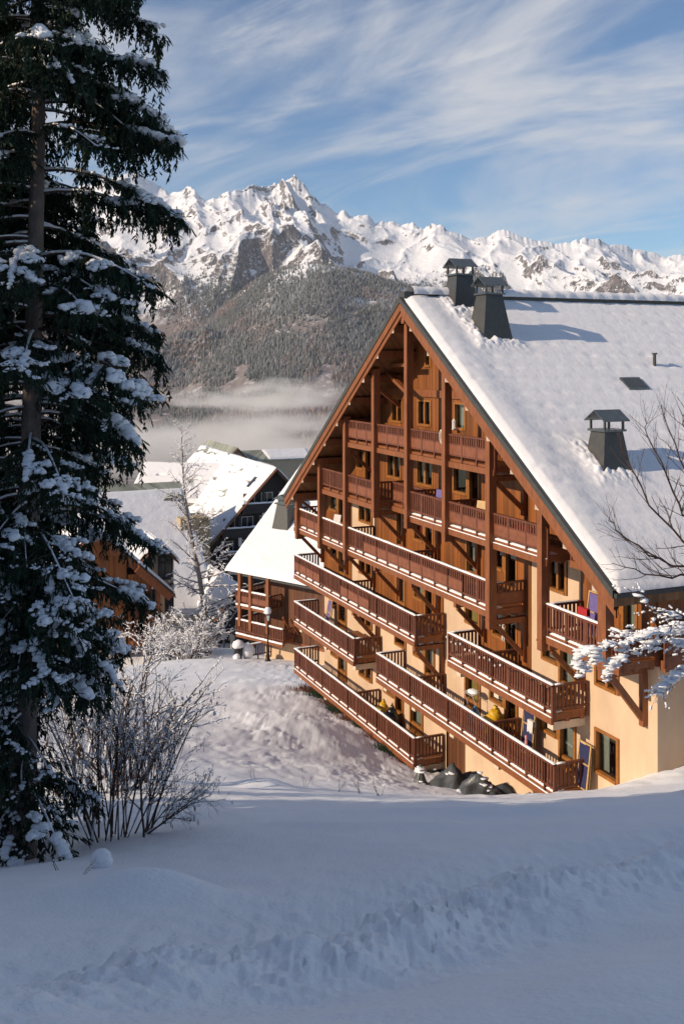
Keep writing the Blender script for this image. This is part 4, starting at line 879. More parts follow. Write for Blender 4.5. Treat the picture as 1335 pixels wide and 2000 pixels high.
# long snowy roof with a green ridge and a dormer, its gable hidden by the spruce
def ridge_house(name, label, r0, r1, dy, dz, grp=None, strip=0.0, seed=5, holes=0.0, wall=plaster_gr, snow_th=0.3):
    """ridge from r0 to r1 across the view; slopes fall dy toward the viewer and behind by dz"""
    c = (r0 + r1) / 2; d = (r1 - r0); L = Vector((d.x, d.y, 0)).length; h = empty(name, c, math.atan2(d.y, d.x), label, 'house', grp)
    rf = MB(); x = L / 2; slab(rf, [(-x, -dy, -dz), (x, -dy, -dz), (x, 0, 0), (-x, 0, 0)], 0.25); slab(rf, [(-x, 0, 0), (x, 0, 0), (x, dy, -dz), (-x, dy, -dz)], 0.25); r = rf.build('roof', green_roof, h)
    k = strip / dy; snow_quad('roof_snow', (-x, -dy - .1, -dz), (x, -dy - .1, -dz), (x, -dy * k, -dz * k), (-x, -dy * k, -dz * k), 150, 80, snow_th, r, seed, holes)
    w = MB(); w.box(-x + 0.6, x - 0.6, -dy + 0.8, -dy + 0.9, -dz - 8, -dz + 0.5); w.build('wall', wall, h)
    g = MB(); 
    for s in (-1, 1): g.add([(s * (x - .6), -dy + .9, -dz - 8), (s * (x - .6), dy - .9, -dz - 8), (s * (x - .6), dy - .9, -dz + .6), (s * (x - .6), 0, -.3), (s * (x - .6), -dy + .9, -dz + .6)], [(0, 1, 2, 3, 4)])
    g.build('gable_wall', clad_dk, h)
    return h
gh = ridge_house('green_ridge_house', 'house with long snow roof, bare green metal ridge and small round dormer', ray(150, 948, 114), ray(352, 942, 119), 15.4, 11.8, strip=1.0, seed=6)
def dormer():
    x, y = 4.6, -1.9; m = MB(); z = y * 11.8 / 15.4; n = 8; v = []; f = []
    for j in range(n + 1): t = math.pi * j / n; v += [(x + 1.5 * math.cos(t), y - 0.9, z + 0.1 + 1.15 * math.sin(t) - 0.9), (x + 1.5 * math.cos(t), y + 1.8, z + 0.1 + 1.15 * math.sin(t) - 0.7)]
    for j in range(n): f.append((2 * j, 2 * j + 1, 2 * j + 3, 2 * j + 2))
    f.append(tuple(2 * j for j in range(n + 1))); m.add(v, f); m.build('dormer', green_roof, gh); simple_window(gh, x, y - 0.92, z - 0.75, 0.9, 0.75)
    w = MB(); w.box(x - 0.4, x + 3.0, -6.6, -2.9, -13, -3.4); w.build('stone_stair_tower', stone_m, gh)
dormer()
ridge_house('back_house', 'farther snow roofed house below the fog, seen above the green ridge', ray(283, 908, 142), ray(500, 903, 138), 6.0, 4.6, seed=8, holes=0.10)
def green_house():
    h = gable_house('green_roof_house', 'beige gabled house with bare grey-green metal roof in front of the fog', 'house', ray(464, 874, 150), 2.5, 2.45, 16, 3.0, plaster_gr, roof_mat=green_roof, snow_th=0, over=0.4)
    w = MB(); w.box(-0.82, -0.72, -0.35, 0.35, -1.9, -1.25); w.build('window', dark_pane, h)
    r = MB(); slab(r, [(-3, 0.6, -2.2), (-3, 13, -2.35), (-5.5, 13, -1.0), (-5.5, 0.6, -1.0)][::-1], 0.2); r.build('side_roof', green_roof, h)
    w = MB(); w.box(-5.5, -3.3, 0.6, 12.7, -7, -2.4); w.build('side_wall', plaster_gr, h)
    snow_quad('roof_snow', (-3.0, 6.0, -2.3), (-3.0, 13, -2.3), (-5.4, 13, -1.0), (-5.4, 5.5, -1.0), 50, 20, .2, h, 12)
    sn = MB(); 
    for i in range(9): sn.blob((-13.5 + i * 0.5, -1.1 - 0.1 * (i % 3), -1.0 - .05 * i), 0.8, 0.7, 0.35, i)
    sn.build('roof_snow', snow_far, h, True)
green_house()
def porch():
    h = gable_house('covered_entrance', 'open dark timber entrance porch under a steep snow roof behind the walkers', 'porch', ray(465, 1143, 100), 2.45, 3.15, 15, 0.1, dark_wood, over=0.5, seed=14, holes=0.05, halfR=2.2, dropR=2.6)
    for y in (-1.9, 0.0, 1.8):
        p = MB(); p.box(-0.4, -0.15, y - .12, y + .12, -9, -abs(y) * 1.2 - 0.35); p.build('post', dark_wood, h)
    m = MB(); m.box(-0.38, -0.2, -1.9, 1.9, -3.4, -3.1); m.beam((-.3, -1.8, -3.1), (-.3, 0, -1.2), .12, .16, up=(1, 0, 0)); m.beam((-.3, 1.8, -3.1), (-.3, 0, -1.2), .12, .16, up=(1, 0, 0)); m.build('truss', dark_wood, h)
    m = MB(); m.box(-12, -7.5, -2.2, 5.5, -9, -3.2); m.build('entrance_hall', dark_wood, h)
porch()
def left_chalet():
    h = gable_house('orange_chalet', 'timber chalet with orange eaves and cream base half hidden behind the big spruce', 'chalet', ray(183, 1032, 84), 4.0, 4.7, 10, 4.4, clad, halfR=3.9, dropR=3.3, base_mat=stucco, base_drop=4.5, over=0.9, seed=21, snow_th=0.25)
    for ya, za in ((-4.0, -4.7), (3.9, -3.3)):
        m = MB(); m.beam((-0.5, ya, za - 0.55), (-0.5, 0, -0.6), 0.6, 0.26, up=(1, 0, 0)); m.beam((-0.1, ya, za - .42), (-0.1, 0, -.45), .2, .4, up=(1, 0, 0)); m.build('rafter', timber, h)
    m = MB(); m.box(-1.45, -1.31, -2.9, 2.9, -3.4, -3.05); m.box(-1.45, -1.31, -2.9, 2.9, -9.2, -8.9); m.build('tie_beam', timber, h)
    r = MB(); slab(r, [(0.9, 3.6, -3.0), (0.9, 6.7, -5.9), (-9, 6.7, -5.9), (-9, 3.6, -3.0)][::-1], 0.2); r = r.build('side_roof', flash, h); snow_quad('roof_snow', (0.9, 6.75, -5.9), (-9, 6.75, -5.9), (-9, 3.6, -3.0), (0.9, 3.6, -3.0), 60, 20, 0.22, r, 23)
    m = MB(); m.beam((0.95, 3.55, -3.25), (0.95, 6.7, -6.15), 0.1, 0.42, up=(1, 0, 0)); m.beam((0.5, 3.5, -3.6), (0.5, 6.4, -6.25), 0.6, 0.26, up=(1, 0, 0)); m.build('verge_board', timber, h)
    m = MB(); m.box(-0.2, 0.1, 5.3, 5.6, -10.5, -5.1); m.build('post', timber, h)
    m = MB(); m.box(-0.9, -0.5, 5.7, 6.1, -10.5, -5.6); m.build('plaster_pier', stucco, h)
    m = MB(); m.box(-8, -1.35, 3.1, 5.2, -10.5, -4.4); m.build('side_wall', clad, h)
    for z in (-7.9, -10.0):
        d = MB(); d.box(-1.35, 0.1, 3.3, 5.6, z - 0.2, z); d = d.build('balcony', timber, h); rl = MB(); railing_section(rl, (0.05, 3.3, z), (0.05, 5.3, z), False); railing_section(rl, (0.0, 5.6, z), (-1.3, 5.6, z), False); rl.build('railing', [rail_m, panel_m], d)
    simple_window(h, -0.6, -1.30, -7.6, 1.3, 1.5, 'y')
left_chalet()
def small_gable():
    h = gable_house('glazed_gable_house', 'small house with glazed beige gable between the orange chalet and the birch', 'house', ray(312, 1057, 97), 2.5, 2.3, 6, 5.5, plaster_gr, over=0.35, seed=31, halfR=1.9, dropR=2.1)
    for y, w_, z, hh in ((-1.2, 1.3, -3.9, 2.2), (0.7, 1.4, -3.9, 2.4), (-1.0, 1.5, -7.0, 2.2), (0.8, 1.5, -7.0, 2.2)): simple_window(h, y, -0.75, z, w_, hh, 'y', dark_wood)
    m = MB(); m.box(-0.74, -0.3, -2.0, 1.5, -4.6, -4.3); m.build('balcony', dark_wood, h)
small_gable()

# ------------------------------------------------------------------ spruces
def spruce(H, Lfun, seed, label, loc_, trunk_r=0.17, h0=0.5, dense=9.5, phis=None, twigs=1.0, snowy=1.0, lean=(0, 0), extra=()):
    """root Empty > trunk, branches, crown, branch_snow. Lfun(h) gives the longest branch at height h"""
    rs = np.random.RandomState(seed)
    root = empty('spruce', loc_, 0, label, 'spruce tree', 'spruces')
    def axis(h): return np.array([lean[0] * h / H, lean[1] * h / H, h])
    tr = MB(); hs = np.linspace(-0.6, H, 14); tr.tube([axis(h) for h in hs], [trunk_r * (1 - 0.9 * max(h, 0) / H) + 0.02 + (0.07 if h < 0.2 else 0) for h in hs], 10); tr.build('trunk', bark, root, True)
    bm_ = MB(); sn = MB(); SP_ = []; SD = []; SL = []; SW = []
    h = h0; todo = []
    while h < H - 0.2:
        h += rs.uniform(0.5, 1.5) / dense; phi = rs.uniform(0, 2 * np.pi); todo.append((h, phi, Lfun(h, phi) * rs.uniform(0.62, 1.04)))
    for h, phi, L in todo + list(extra):
        if L < 0.25: continue
        p0 = axis(h); d = np.array([math.cos(phi), math.sin(phi)]); side = np.array([-d[1], d[0]])
        droop = rs.uniform(0.42, 0.72) * (0.75 if h > H * 0.85 else 1); rise = rs.uniform(0.02, 0.28); bend = rs.uniform(-.12, .12)
        def bp(t): 
            r = L * t * (1 - 0.08 * t * t); z = L * (rise * t - droop * t ** 2.0 + 0.14 * t ** 4); o = bend * L * t * t
            return np.array([p0[0] + d[0] * r + side[0] * o, p0[1] + d[1] * r + side[1] * o, p0[2] + z])
        T = np.linspace(0, 1, 8); pts = [bp(t) for t in T]; r0 = 0.010 + 0.0085 * L; rad = [r0 * (1 - 0.8 * t) for t in T]
        bm_.tube(pts, rad, 4, False)
        if rs.rand() < 0.92 * snowy:              # snow line on top of the bare inner limb
            sn.tube([p + np.array([0, 0, r * 1.05 + 0.004]) for p, r in zip(pts, rad)], [max(r * 0.85, 0.008) + 0.006 * rs.rand() for r in rad], 5, True)
        nl = max(5, int(L * (9.5 if h > 8.5 else 6.6))); 
        for k in range(nl):
            t = 0.22 + 0.80 * (k + rs.rand()) / nl; t = min(t, 1.0); c = bp(t); sg = 1 if k % 2 else -1
            ll = (0.16 + 0.34 * L * (1 - 0.72 * t) * sstep(np.array(t), 0.12, 0.5)) * rs.uniform(0.55, 1.15) 
            a = rs.uniform(0.75, 1.25); ld = d * math.cos(a) + side * sg * math.sin(a); dz = rs.uniform(-0.5, -0.12)
            q = c + np.array([ld[0] * ll, ld[1] * ll, dz * ll]); mid = (c + q) / 2 + np.array([0, 0, 0.04 * ll])
            bm_.tube([c, mid, q], [0.006, 0.005, 0.003], 3, False)
            m = int((4 + ll * 46) * twigs)
            f = rs.rand(m); P = c[None] * (1 - f[:, None]) + q[None] * f[:, None]; P = P + rs.normal(0, 0.012, P.shape)
            D = np.stack([ld[0] * rs.uniform(-.1, .75, m) + rs.normal(0, .28, m), ld[1] * rs.uniform(-.1, .75, m) + rs.normal(0, .28, m), -rs.uniform(0.5, 1.3, m)], 1)
            SP_.append(P); SD.append(D); SL.append(rs.uniform(0.06, 0.22, m) * (0.65 + 0.9 * rs.rand()) * (0.75 + 0.12 * L)); SW.append(rs.uniform(0.009, 0.018, m))
            if t < 0.97 and rs.rand() < (0.85 if h > 8.5 else 0.6):       # long curtains of hanging twigs
                for e in rs.uniform(0.1, 1.0, 1 + int(ll * 5)):
                    cc = c * (1 - e) + q * e; hl = rs.uniform(0.18, 0.62) * (0.7 + 0.12 * L); m2 = int(hl * 46 * twigs) + 3; g_ = np.sort(rs.rand(m2)); sway = rs.normal(0, .05, 2)
                    P2 = cc[None] + np.stack([sway[0] * g_ + rs.normal(0, .008, m2), sway[1] * g_ + rs.normal(0, .008, m2), -hl * g_], 1)
                    SP_.append(P2); SD.append(np.stack([rs.normal(0, .42, m2), rs.normal(0, .42, m2), -np.ones(m2)], 1)); SL.append(rs.uniform(0.05, 0.13, m2)); SW.append(rs.uniform(0.010, 0.018, m2))
            # snow pads on laterals
            if rs.rand() < (0.10 + 0.30 * t ** 2) * snowy * (2.2 if h < 9.5 and (math.sin(phi) < -0.3 or math.cos(phi) < -0.6) else 1.25):
                z = 0.02 + 0.02 * rs.rand(); w = (0.020 + 0.075 * rs.rand() ** 1.8) * (0.6 + 0.28 * L) * (1.25 if h < 9.5 and math.sin(phi) < -0.3 else 1); 
                for e in np.linspace(rs.uniform(.1, .5), rs.uniform(.6, 1.0), max(2, int(ll / 0.07))):
                    cc = c * (1 - e) + q * e
                    for _ in range(3): sw = w * rs.uniform(.32, .78); sn.blob((cc[0] + rs.normal(0, .45 * w + .01), cc[1] + rs.normal(0, .45 * w + .01), cc[2] + z * rs.uniform(.3, 1.1) + rs.normal(0, .12 * w)), sw, sw * rs.uniform(.7, 1.2), sw * rs.uniform(.5, .85), int(rs.randint(9999)), 0.3, 6, 4)
                m3 = 5 + int(ll * 22); f3 = rs.rand(m3)[:, None]; P3 = c[None] * (1 - f3) + q[None] * f3 + np.c_[rs.normal(0, w * .7, m3), rs.normal(0, w * .7, m3), np.full(m3, z + w * .1)]
                SP_.append(P3); SD.append(np.c_[rs.normal(0, 1, m3), rs.normal(0, 1, m3), rs.uniform(-1.1, .35, m3)]); SL.append(rs.uniform(.05, .12, m3)); SW.append(rs.uniform(.007, .013, m3))
        if L > 0.8 and rs.rand() < 0.8 * snowy:    # thick pillow near the tip
            w = rs.uniform(0.045, 0.12) * (0.6 + 0.22 * L); t0 = rs.uniform(0.5, 0.88)
            for e in np.arange(t0, 1.03, 0.06 / max(L, 1) * 1.3):
                cc = bp(min(e, 1.0)); s_ = 0.55 + 0.6 * math.sin(math.pi * min(1, (e - t0) / (1.03 - t0) * 0.85 + 0.15)); sn.blob((cc[0] + rs.normal(0, .02), cc[1] + rs.normal(0, .02), cc[2] + w * 0.35 * s_), w * s_ * rs.uniform(.8, 1.2), w * s_ * rs.uniform(.8, 1.2), w * s_ * rs.uniform(.55, .8), int(rs.randint(9999)), 0.18)
    bm_.build('branches', twig_m, root)
    sn.build('branch_snow', snow, root, True)
    P = np.concatenate(SP_); D = np.concatenate(SD); D /= np.linalg.norm(D, axis=1)[:, None]; Ln = np.concatenate(SL)[:, None]; Wd = np.concatenate(SW)[:, None]; n = len(P)
    R1 = np.cross(D, rs.normal(0, 1, (n, 3))); R1 /= np.linalg.norm(R1, axis=1)[:, None]; R2 = np.cross(D, R1)
    V = np.stack([P, P + D * Ln * .3 + R1 * Wd, P + D * Ln * .42 - R1 * Wd * .9, P + D * Ln * .75 + R2 * Wd, P + D * Ln * .6 - R2 * Wd * .9, P + D * Ln], 1).reshape(-1, 3)
    b = (np.arange(n) * 6)[:, None]; Fc = np.concatenate([b + np.array(t) for t in ([0, 1, 5], [0, 5, 2], [0, 3, 5], [0, 5, 4])], 0)
    mk_np('crown', V, Fc, needle, root)
    return root
def big_profile(h, phi):
    prof = [(0.0, 1.0), (0.8, 1.25), (2.2, 1.35), (3.2, 1.6), (4.5, 2.1), (6.0, 2.3), (7.5, 2.45), (9, 2.5), (10.5, 2.45), (12, 2.35), (13.5, 2.15), (15, 1.95), (17, 1.5), (19.5, 0.2)]
    L = float(np.interp(h, *zip(*prof))); c = math.cos(phi)
    return L * (1.0 if c > 0.3 else 0.92)
TB = ray(42, 1650, 16.0); TB.z = gz(TB.x, TB.y)
spruce(19.5, big_profile, 3, 'nearest tall snow laden spruce with bare grey trunk beside the leafless bush', TB, 0.19, h0=0.9, dense=12.5, lean=(0.45, 0.0), extra=[(0.9 + 0.36 * i, -1.5 + 0.75 * math.sin(i * 2.4), 1.35 + 0.5 * math.sin(i * 1.7) + 0.03 * i) for i in range(17)])
T2 = Vector((-7.35, 17.6, 0)); T2.z = gz(T2.x, T2.y)
sp2 = spruce(18, lambda h, p: float(np.interp(h, [0, 2, 6, 12, 18], [1.6, 2.4, 2.6, 2.1, 0.2])), 8, 'spruce at the picture edge whose snowy boughs reach past the big trunk', T2, 0.17, h0=0.6, dense=8.5)
T3 = Vector((-6.1, 17.9, 0)); T3.z = gz(T3.x, T3.y)
c3 = copy_tree(sp2); c3.location = T3; c3.rotation_euler.z = 2.1; c3['label'] = 'thin spruce standing just behind the big spruce, dark trunk showing through its boughs'
def shade_forest():  # unseen spruces placed to keep the sun off the foreground snow
    rs = np.random.RandomState(4); k = 0
    for i in range(900):
        x = rs.uniform(-42, -13.0); line = 20.5 + 0.4 * (x + 3.6) - 5.0; y = line - (abs(rs.exponential(6.0)) - 2.2 if i % 2 else rs.uniform(0, 34))
        if y < -30 or y > -x * 2.6: continue
        if any((x - a) ** 2 + (y - b) ** 2 < 7.5 for a, b in shade_forest.pts): continue
        shade_forest.pts.append((x, y)); k += 1
        c = copy_tree(sp2); c.location = (x, y, gz(x, y) - 0.1); c.rotation_euler.z = rs.uniform(0, 6.28); s = rs.uniform(0.55, 0.8); cc_ = y - 0.4 * x
        if cc_ > 19: s = max(0.22, min(s, (1.5 + 0.5 * (-15 - x) - gz(x, y)) / 18))  # kept short here so sun passes over to the edge tree
        c.scale = (s * 1.15, s * 1.15, s)
        c['label'] = 'unseen spruce on the bank, placed to shade the foreground'; c['group'] = 'unseen spruces placed for shade'
        if k >= 46: break
shade_forest.pts = []
shade_forest()

# ------------------------------------------------------------------ leafless trees and bushes
def grow(mb, sn, rs, p, d, L, r, depth, spec, tips=None):
    """recursive limb: d direction, L length, r radius"""
    n = 5; pts = [Vector(p)]; dd = Vector(d).normalized()
    for i in range(n):
        dd = (dd + Vector((rs.gauss(0, spec['wob']), rs.gauss(0, spec['wob']), rs.gauss(0, spec['wob']) + spec['up'][min(depth, len(spec['up']) - 1)]))).normalized(); pts.append(pts[-1] + dd * L / n)
    rad = [r * (1 - 0.62 * i / n) for i in range(n + 1)]
    mb.tube(pts, rad, 5 if r > 0.03 else 3, False)
    if sn is not None:
        for i in range(n):
            a, b = pts[i], pts[i + 1]; hor = 1 - abs((b - a).normalized().z)
            if rs.random() < spec['snow'] * (0.35 + hor):
                w = max(rad[i] * 0.9, spec['sr']) * rs.uniform(0.8, 1.5); off = Vector((0, 0, rad[i] + w * 0.35)); m = (a + b) / 2 + Vector((0, 0, w * 0.35))
                sn.tube([a + off, m + off, b + off], [w * .6, w * rs.uniform(.9, 1.4), w * .55], 4, True)
    if tips is not None and depth >= spec['depth'] - 1: tips.append(pts[-1]); tips.append(pts[-2])
    if depth < spec['depth']:
        m = spec['n'][min(depth, len(spec['n']) - 1)]
        for k in range(m):
            t = spec['t0'] + (1 - spec['t0']) * (k + rs.random()) / m; i = min(int(t * n), n - 1); q = pts[i].lerp(pts[i + 1], t * n - i)
            ax = (pts[i + 1] - pts[i]).normalized(); s = ax.orthogonal().normalized(); s.rotate(Matrix.Rotation(rs.uniform(0, 6.283), 3, ax)); an = rs.uniform(*spec['ang'])
            nd = ax * math.cos(an) + s * math.sin(an); nd.z += spec.get('lift', 0)
            grow(mb, sn, rs, q, nd, L * spec['len'] * rs.uniform(0.6, 1.15) * (1 - 0.35 * t), rad[i] * spec['rr'], depth + 1, spec, tips)
def bush_near():
    o = ray(245, 1628, 16.6); o.z = gz(o.x, o.y); root = empty('alder_bush', o, 0, 'wide leafless bush with many thin stems and brown hanging catkins', 'bush'); rs = random.Random(12)
    mb = MB(); sn = MB(); tips = []; spec = dict(wob=0.07, up=(0.0, 0.015, 0.02), snow=0.22, sr=0.0075, depth=3, n=(7, 6, 4), t0=0.25, ang=(0.35, 0.85), len=0.5, rr=0.55, lift=0.08)
    for k in range(30):
        x = rs.uniform(-0.75, 0.55); lean = x * 0.42 + rs.uniform(-0.25, 0.55); grow(mb, sn, rs, (x, rs.uniform(-.4, .4), -0.1), (lean, rs.uniform(-.3, .3), 1.0), rs.uniform(1.7, 2.9), rs.uniform(0.012, 0.032), 0, spec, tips)
    for k in range(5): grow(mb, sn, rs, (0.4, 0, 0.0), (1.1, rs.uniform(-.4, .1), rs.uniform(0.45, 0.9)), rs.uniform(1.3, 1.9), 0.018, 0, dict(spec, up=(-0.02, 0, 0)), tips)
    mb.build('stems', twig_m, root); sn.build('twig_snow', snow, root, True)
    ct = MB()
    for p in rs.sample(tips, min(330, len(tips))):
        if p.x > -0.6:
            for j in range(rs.choice((1, 1, 2))): q = p + Vector((rs.uniform(-.03, .03), rs.uniform(-.03, .03), -0.01)); ct.tube([q, q + Vector((0, 0, -0.03)), q + Vector((0.005, 0, -rs.uniform(.06, .10)))], [0.004, 0.010, 0.004], 4)
    tag(ct.build('catkins', hair_m, root), kind='stuff')
    # snow caught in the forks, and a snow-laden crown of twigs at the back
    fs = MB()
    root.scale = (0.74, 0.8, 0.93)
    for k in range(60): p = rs.choice(tips); fs.blob(p + Vector((0, 0, -0.02)), rs.uniform(.02, .05), rs.uniform(.02, .05), rs.uniform(.02, .04), k)
    tag(fs.build('fork_snow', snow, root, True), kind='stuff')
bush_near()
def snowy_bush(px, py, Y, h, w, n, seed, label, name='snowy_bush'):
    o = ray(px, py, Y); o.z = gz(o.x, o.y); root = empty(name, o, 0, label, 'bush', 'snowy bushes'); rs = random.Random(seed); mb = MB(); sn = MB(); s = h / 3.0
    spec = dict(wob=0.12, up=(0.0, 0.0, 0.0), snow=1.0 if Y > 50 else 0.8, sr=(0.022 if Y > 50 else 0.010) * s, depth=2, n=(6, 5), t0=0.25, ang=(0.4, 1.0), len=0.5, rr=0.6, lift=0.02)
    for k in range(n): x = rs.uniform(-w / 2, w / 2); grow(mb, sn, rs, (x, rs.uniform(-.3, .3) * w, -0.1), (x / w * 0.9 + rs.uniform(-.25, .25), rs.uniform(-.3, .3), 1), h * rs.uniform(0.5, 0.85), 0.035 * s, 0, spec)
    mb.build('stems', twig_m, root); sn.build('twig_snow', snow, root, True); return root
snowy_bush(250, 1535, 24.0, 3.6, 1.0, 11, 5, 'snow laden pale bush right behind the leafless alder, below the orange chalet')
snowy_bush(215, 1550, 22.0, 3.2, 1.6, 14, 6, 'pale snow covered bush between the big spruce and the cream chalet base')
for i, (px, py, Y, h, w) in enumerate([(340, 1268, 82, 4.6, 4), (368, 1266, 86, 5.0, 3.6), (388, 1264, 90, 4.2, 2.2), (352, 1266, 78, 3.0, 2.4)]):
    snowy_bush(px, py, Y, h, w, 22, 40 + i, ['tangled snowy bush nearest the orange chalet', 'taller snowy bush under the birch, beside the chalet side bush', 'snowy bush at the foot of the birch trunk', 'low snowy bush standing frontmost between the chalet and the birch'][i])
def birch():
    o = ray(404, 1264, 88); o.z = gz(o.x, o.y) - 0.1; root = empty('birch_tree', o, 0, 'tall slender frosted birch in front of the snow roofs', 'birch tree'); rs = random.Random(9); mb = MB(); sn = MB(); H = 20.0
    hs = [H * i / 12 for i in range(13)]; P = [Vector((-0.12 * h + 0.25 * math.sin(h * 0.35), 0, h)) for h in hs]
    tk = MB(); tk.tube(P, [0.26 * (1 - h / H) ** 0.9 + 0.02 for h in hs], 7); tk.build('trunk', birch_m, root, True)
    spec = dict(wob=0.11, up=(0.03, -0.07, -0.16), snow=0.75, sr=0.028, depth=2, n=(8, 6), t0=0.15, ang=(0.35, 0.9), len=0.42, rr=0.5, lift=-0.05)
    for k in range(64):
        h = H * (0.12 + 0.86 * (k + rs.random()) / 64); f = h / H; i = min(int(f * 12), 11); p = P[i].lerp(P[i + 1], f * 12 - i); a = rs.uniform(0, 6.283)
        L = float(np.interp(f, [0.1, 0.3, 0.5, 0.75, 1], [3.2, 3.6, 3.4, 2.6, 0.9])) * rs.uniform(0.65, 1.1); up = 0.15 if f < 0.4 else 0.75
        grow(mb, sn, rs, p, (math.cos(a), math.sin(a), up), L, 0.05 * (1 - f) + 0.018, 0, dict(spec, snow=0.9 if f < 0.45 else 0.28))
    mb.build('branches', twig_m, root); sn.build('branch_snow', snow, root, True)
birch()
def edge_tree():
    """leafless tree standing outside the right edge; its boughs reach into view"""
    K = 3.3   # the tree stands about 27 m away, level with the near corner of the block
    b = Vector((4.6 * K, 9.4 * K, 0)); b.z = gz(b.x, b.y); root = empty('bare_tree', b, 0, 'leafless tree at the picture edge, snow lumps on its low boughs', 'tree'); rs = random.Random(31); mb = MB(); sn = MB(); tips = []
    tk = MB(); top = ray(1540, 700, 9.2 * K) - b; tk.tube([Vector((0, 0, -0.3)), Vector((0.1, 0, 2.8)), Vector((0.0, 0, 5.5)), top], [0.28, 0.22, 0.18, 0.08], 8); tk.build('trunk', bark, root, True)
    def limb(pts, r0, spec, heavy):
        r0 *= K * 0.8; spec = dict(spec, L=spec['L'] * K, sr=spec['sr'] * K); W_ = [ray(p[0], p[1], p[2] * K) - b for p in pts]; W2 = []
        for i in range(len(W_) - 1):
            for t in (0, .33, .66): W2.append(W_[i].lerp(W_[i + 1], t) + Vector((rs.gauss(0, .035), rs.gauss(0, .06), rs.gauss(0, .035))))
        W2.append(W_[-1]); n = len(W2); rad = [r0 * (1 - 0.8 * i / (n - 1)) for i in range(n)]; mb.tube(W2, rad, 5, False)
        for i in range(n - 1):
            a, c = W2[i], W2[i + 1]; ax = (c - a).normalized()
            for k in range(spec['k']):
                s = ax.orthogonal().normalized(); s.rotate(Matrix.Rotation(rs.uniform(0, 6.283), 3, ax)); an = rs.uniform(0.4, 0.9); nd = ax * math.cos(an) + s * math.sin(an); nd.z += spec['lift']; nd.y *= 0.5
                grow(mb, sn if heavy else None, rs, a.lerp(c, rs.random()), nd, spec['L'] * rs.uniform(0.5, 1.2) * (1 - 0.5 * i / n), rad[i] * 0.5, 1, spec, tips if heavy else None)
            if heavy and i >= 1:
                for k in range(heavy * 2):
                    q = a.lerp(c, rs.random()); w = (0.006 + 0.019 * rs.random() ** 1.6) * K * (1.25 if i < n * 0.75 else 0.9); sn.blob(q + Vector((rs.gauss(0, .05), rs.gauss(0, .06), w * 0.3 + rs.gauss(0, .035))), w * rs.uniform(1.0, 2.6), w * .9, w * rs.uniform(.4, .75), k + i * 7, 0.4)
    thin = dict(wob=0.10, up=(0, 0.05, 0.05), snow=0, sr=0.004, depth=3, n=(3, 3, 2), t0=0.3, ang=(0.35, 0.8), len=0.55, rr=0.62, k=2, L=0.42, lift=0.25)
    fat = dict(wob=0.10, up=(0, -0.03, -0.04), snow=0.45, sr=0.0075, depth=2, n=(3, 2), t0=0.3, ang=(0.4, 0.9), len=0.5, rr=0.6, k=2, L=0.26, lift=-0.1)
    for pts in ([(1500, 1200, 9.3), (1335, 1105, 9), (1262, 1085, 8.9), (1205, 1035, 8.8), (1190, 1010, 8.8)], [(1470, 1130, 9.2), (1335, 1060, 9.1), (1265, 985, 9), (1225, 900, 9), (1208, 850, 9)], [(1500, 1080, 9.4), (1335, 1010, 9.3), (1300, 930, 9.2), (1262, 850, 9.2), (1258, 815, 9.2)],
                [(1480, 1000, 9.0), (1350, 950, 9.0), (1315, 870, 9.0), (1290, 790, 9.0)], [(1500, 1160, 9.1), (1335, 1128, 8.9), (1260, 1118, 8.8), (1195, 1100, 8.7)], [(1450, 880, 9.2), (1345, 850, 9.2), (1322, 790, 9.2)]):
        limb(pts, 0.017, thin, 0)
    for pts in ([(1480, 1255, 8.9), (1370, 1220, 8.6), (1300, 1222, 8.4), (1235, 1248, 8.3), (1180, 1262, 8.2)], [(1470, 1235, 8.9), (1335, 1235, 8.7), (1270, 1236, 8.5), (1200, 1245, 8.4)], [(1480, 1290, 8.8), (1350, 1252, 8.6), (1290, 1256, 8.5), (1235, 1272, 8.4)],
                [(1480, 1250, 8.7), (1345, 1300, 8.5), (1300, 1335, 8.4), (1280, 1362, 8.4)], [(1470, 1190, 8.9), (1340, 1208, 8.7), (1280, 1190, 8.6), (1225, 1150, 8.6)]):
        limb(pts, 0.016, fat, 6 if pts[-1][1] > 1200 else 1)
    limb([(1200, 1250, 8.3), (1172, 1268, 8.2), (1150, 1300, 8.2), (1128, 1322, 8.2)], 0.007, dict(fat, L=0.10, k=1), 5); limb([(1235, 1255, 8.3), (1215, 1282, 8.2), (1192, 1298, 8.2), (1186, 1330, 8.2)], 0.007, dict(fat, L=0.10, k=1), 4); limb([(1182, 1262, 8.2), (1150, 1272, 8.2), (1122, 1300, 8.2)], 0.006, dict(fat, L=0.10, k=1), 4)
    mb.build('branches', twig_m, root); sn.build('branch_snow', snow, root, True)
edge_tree()
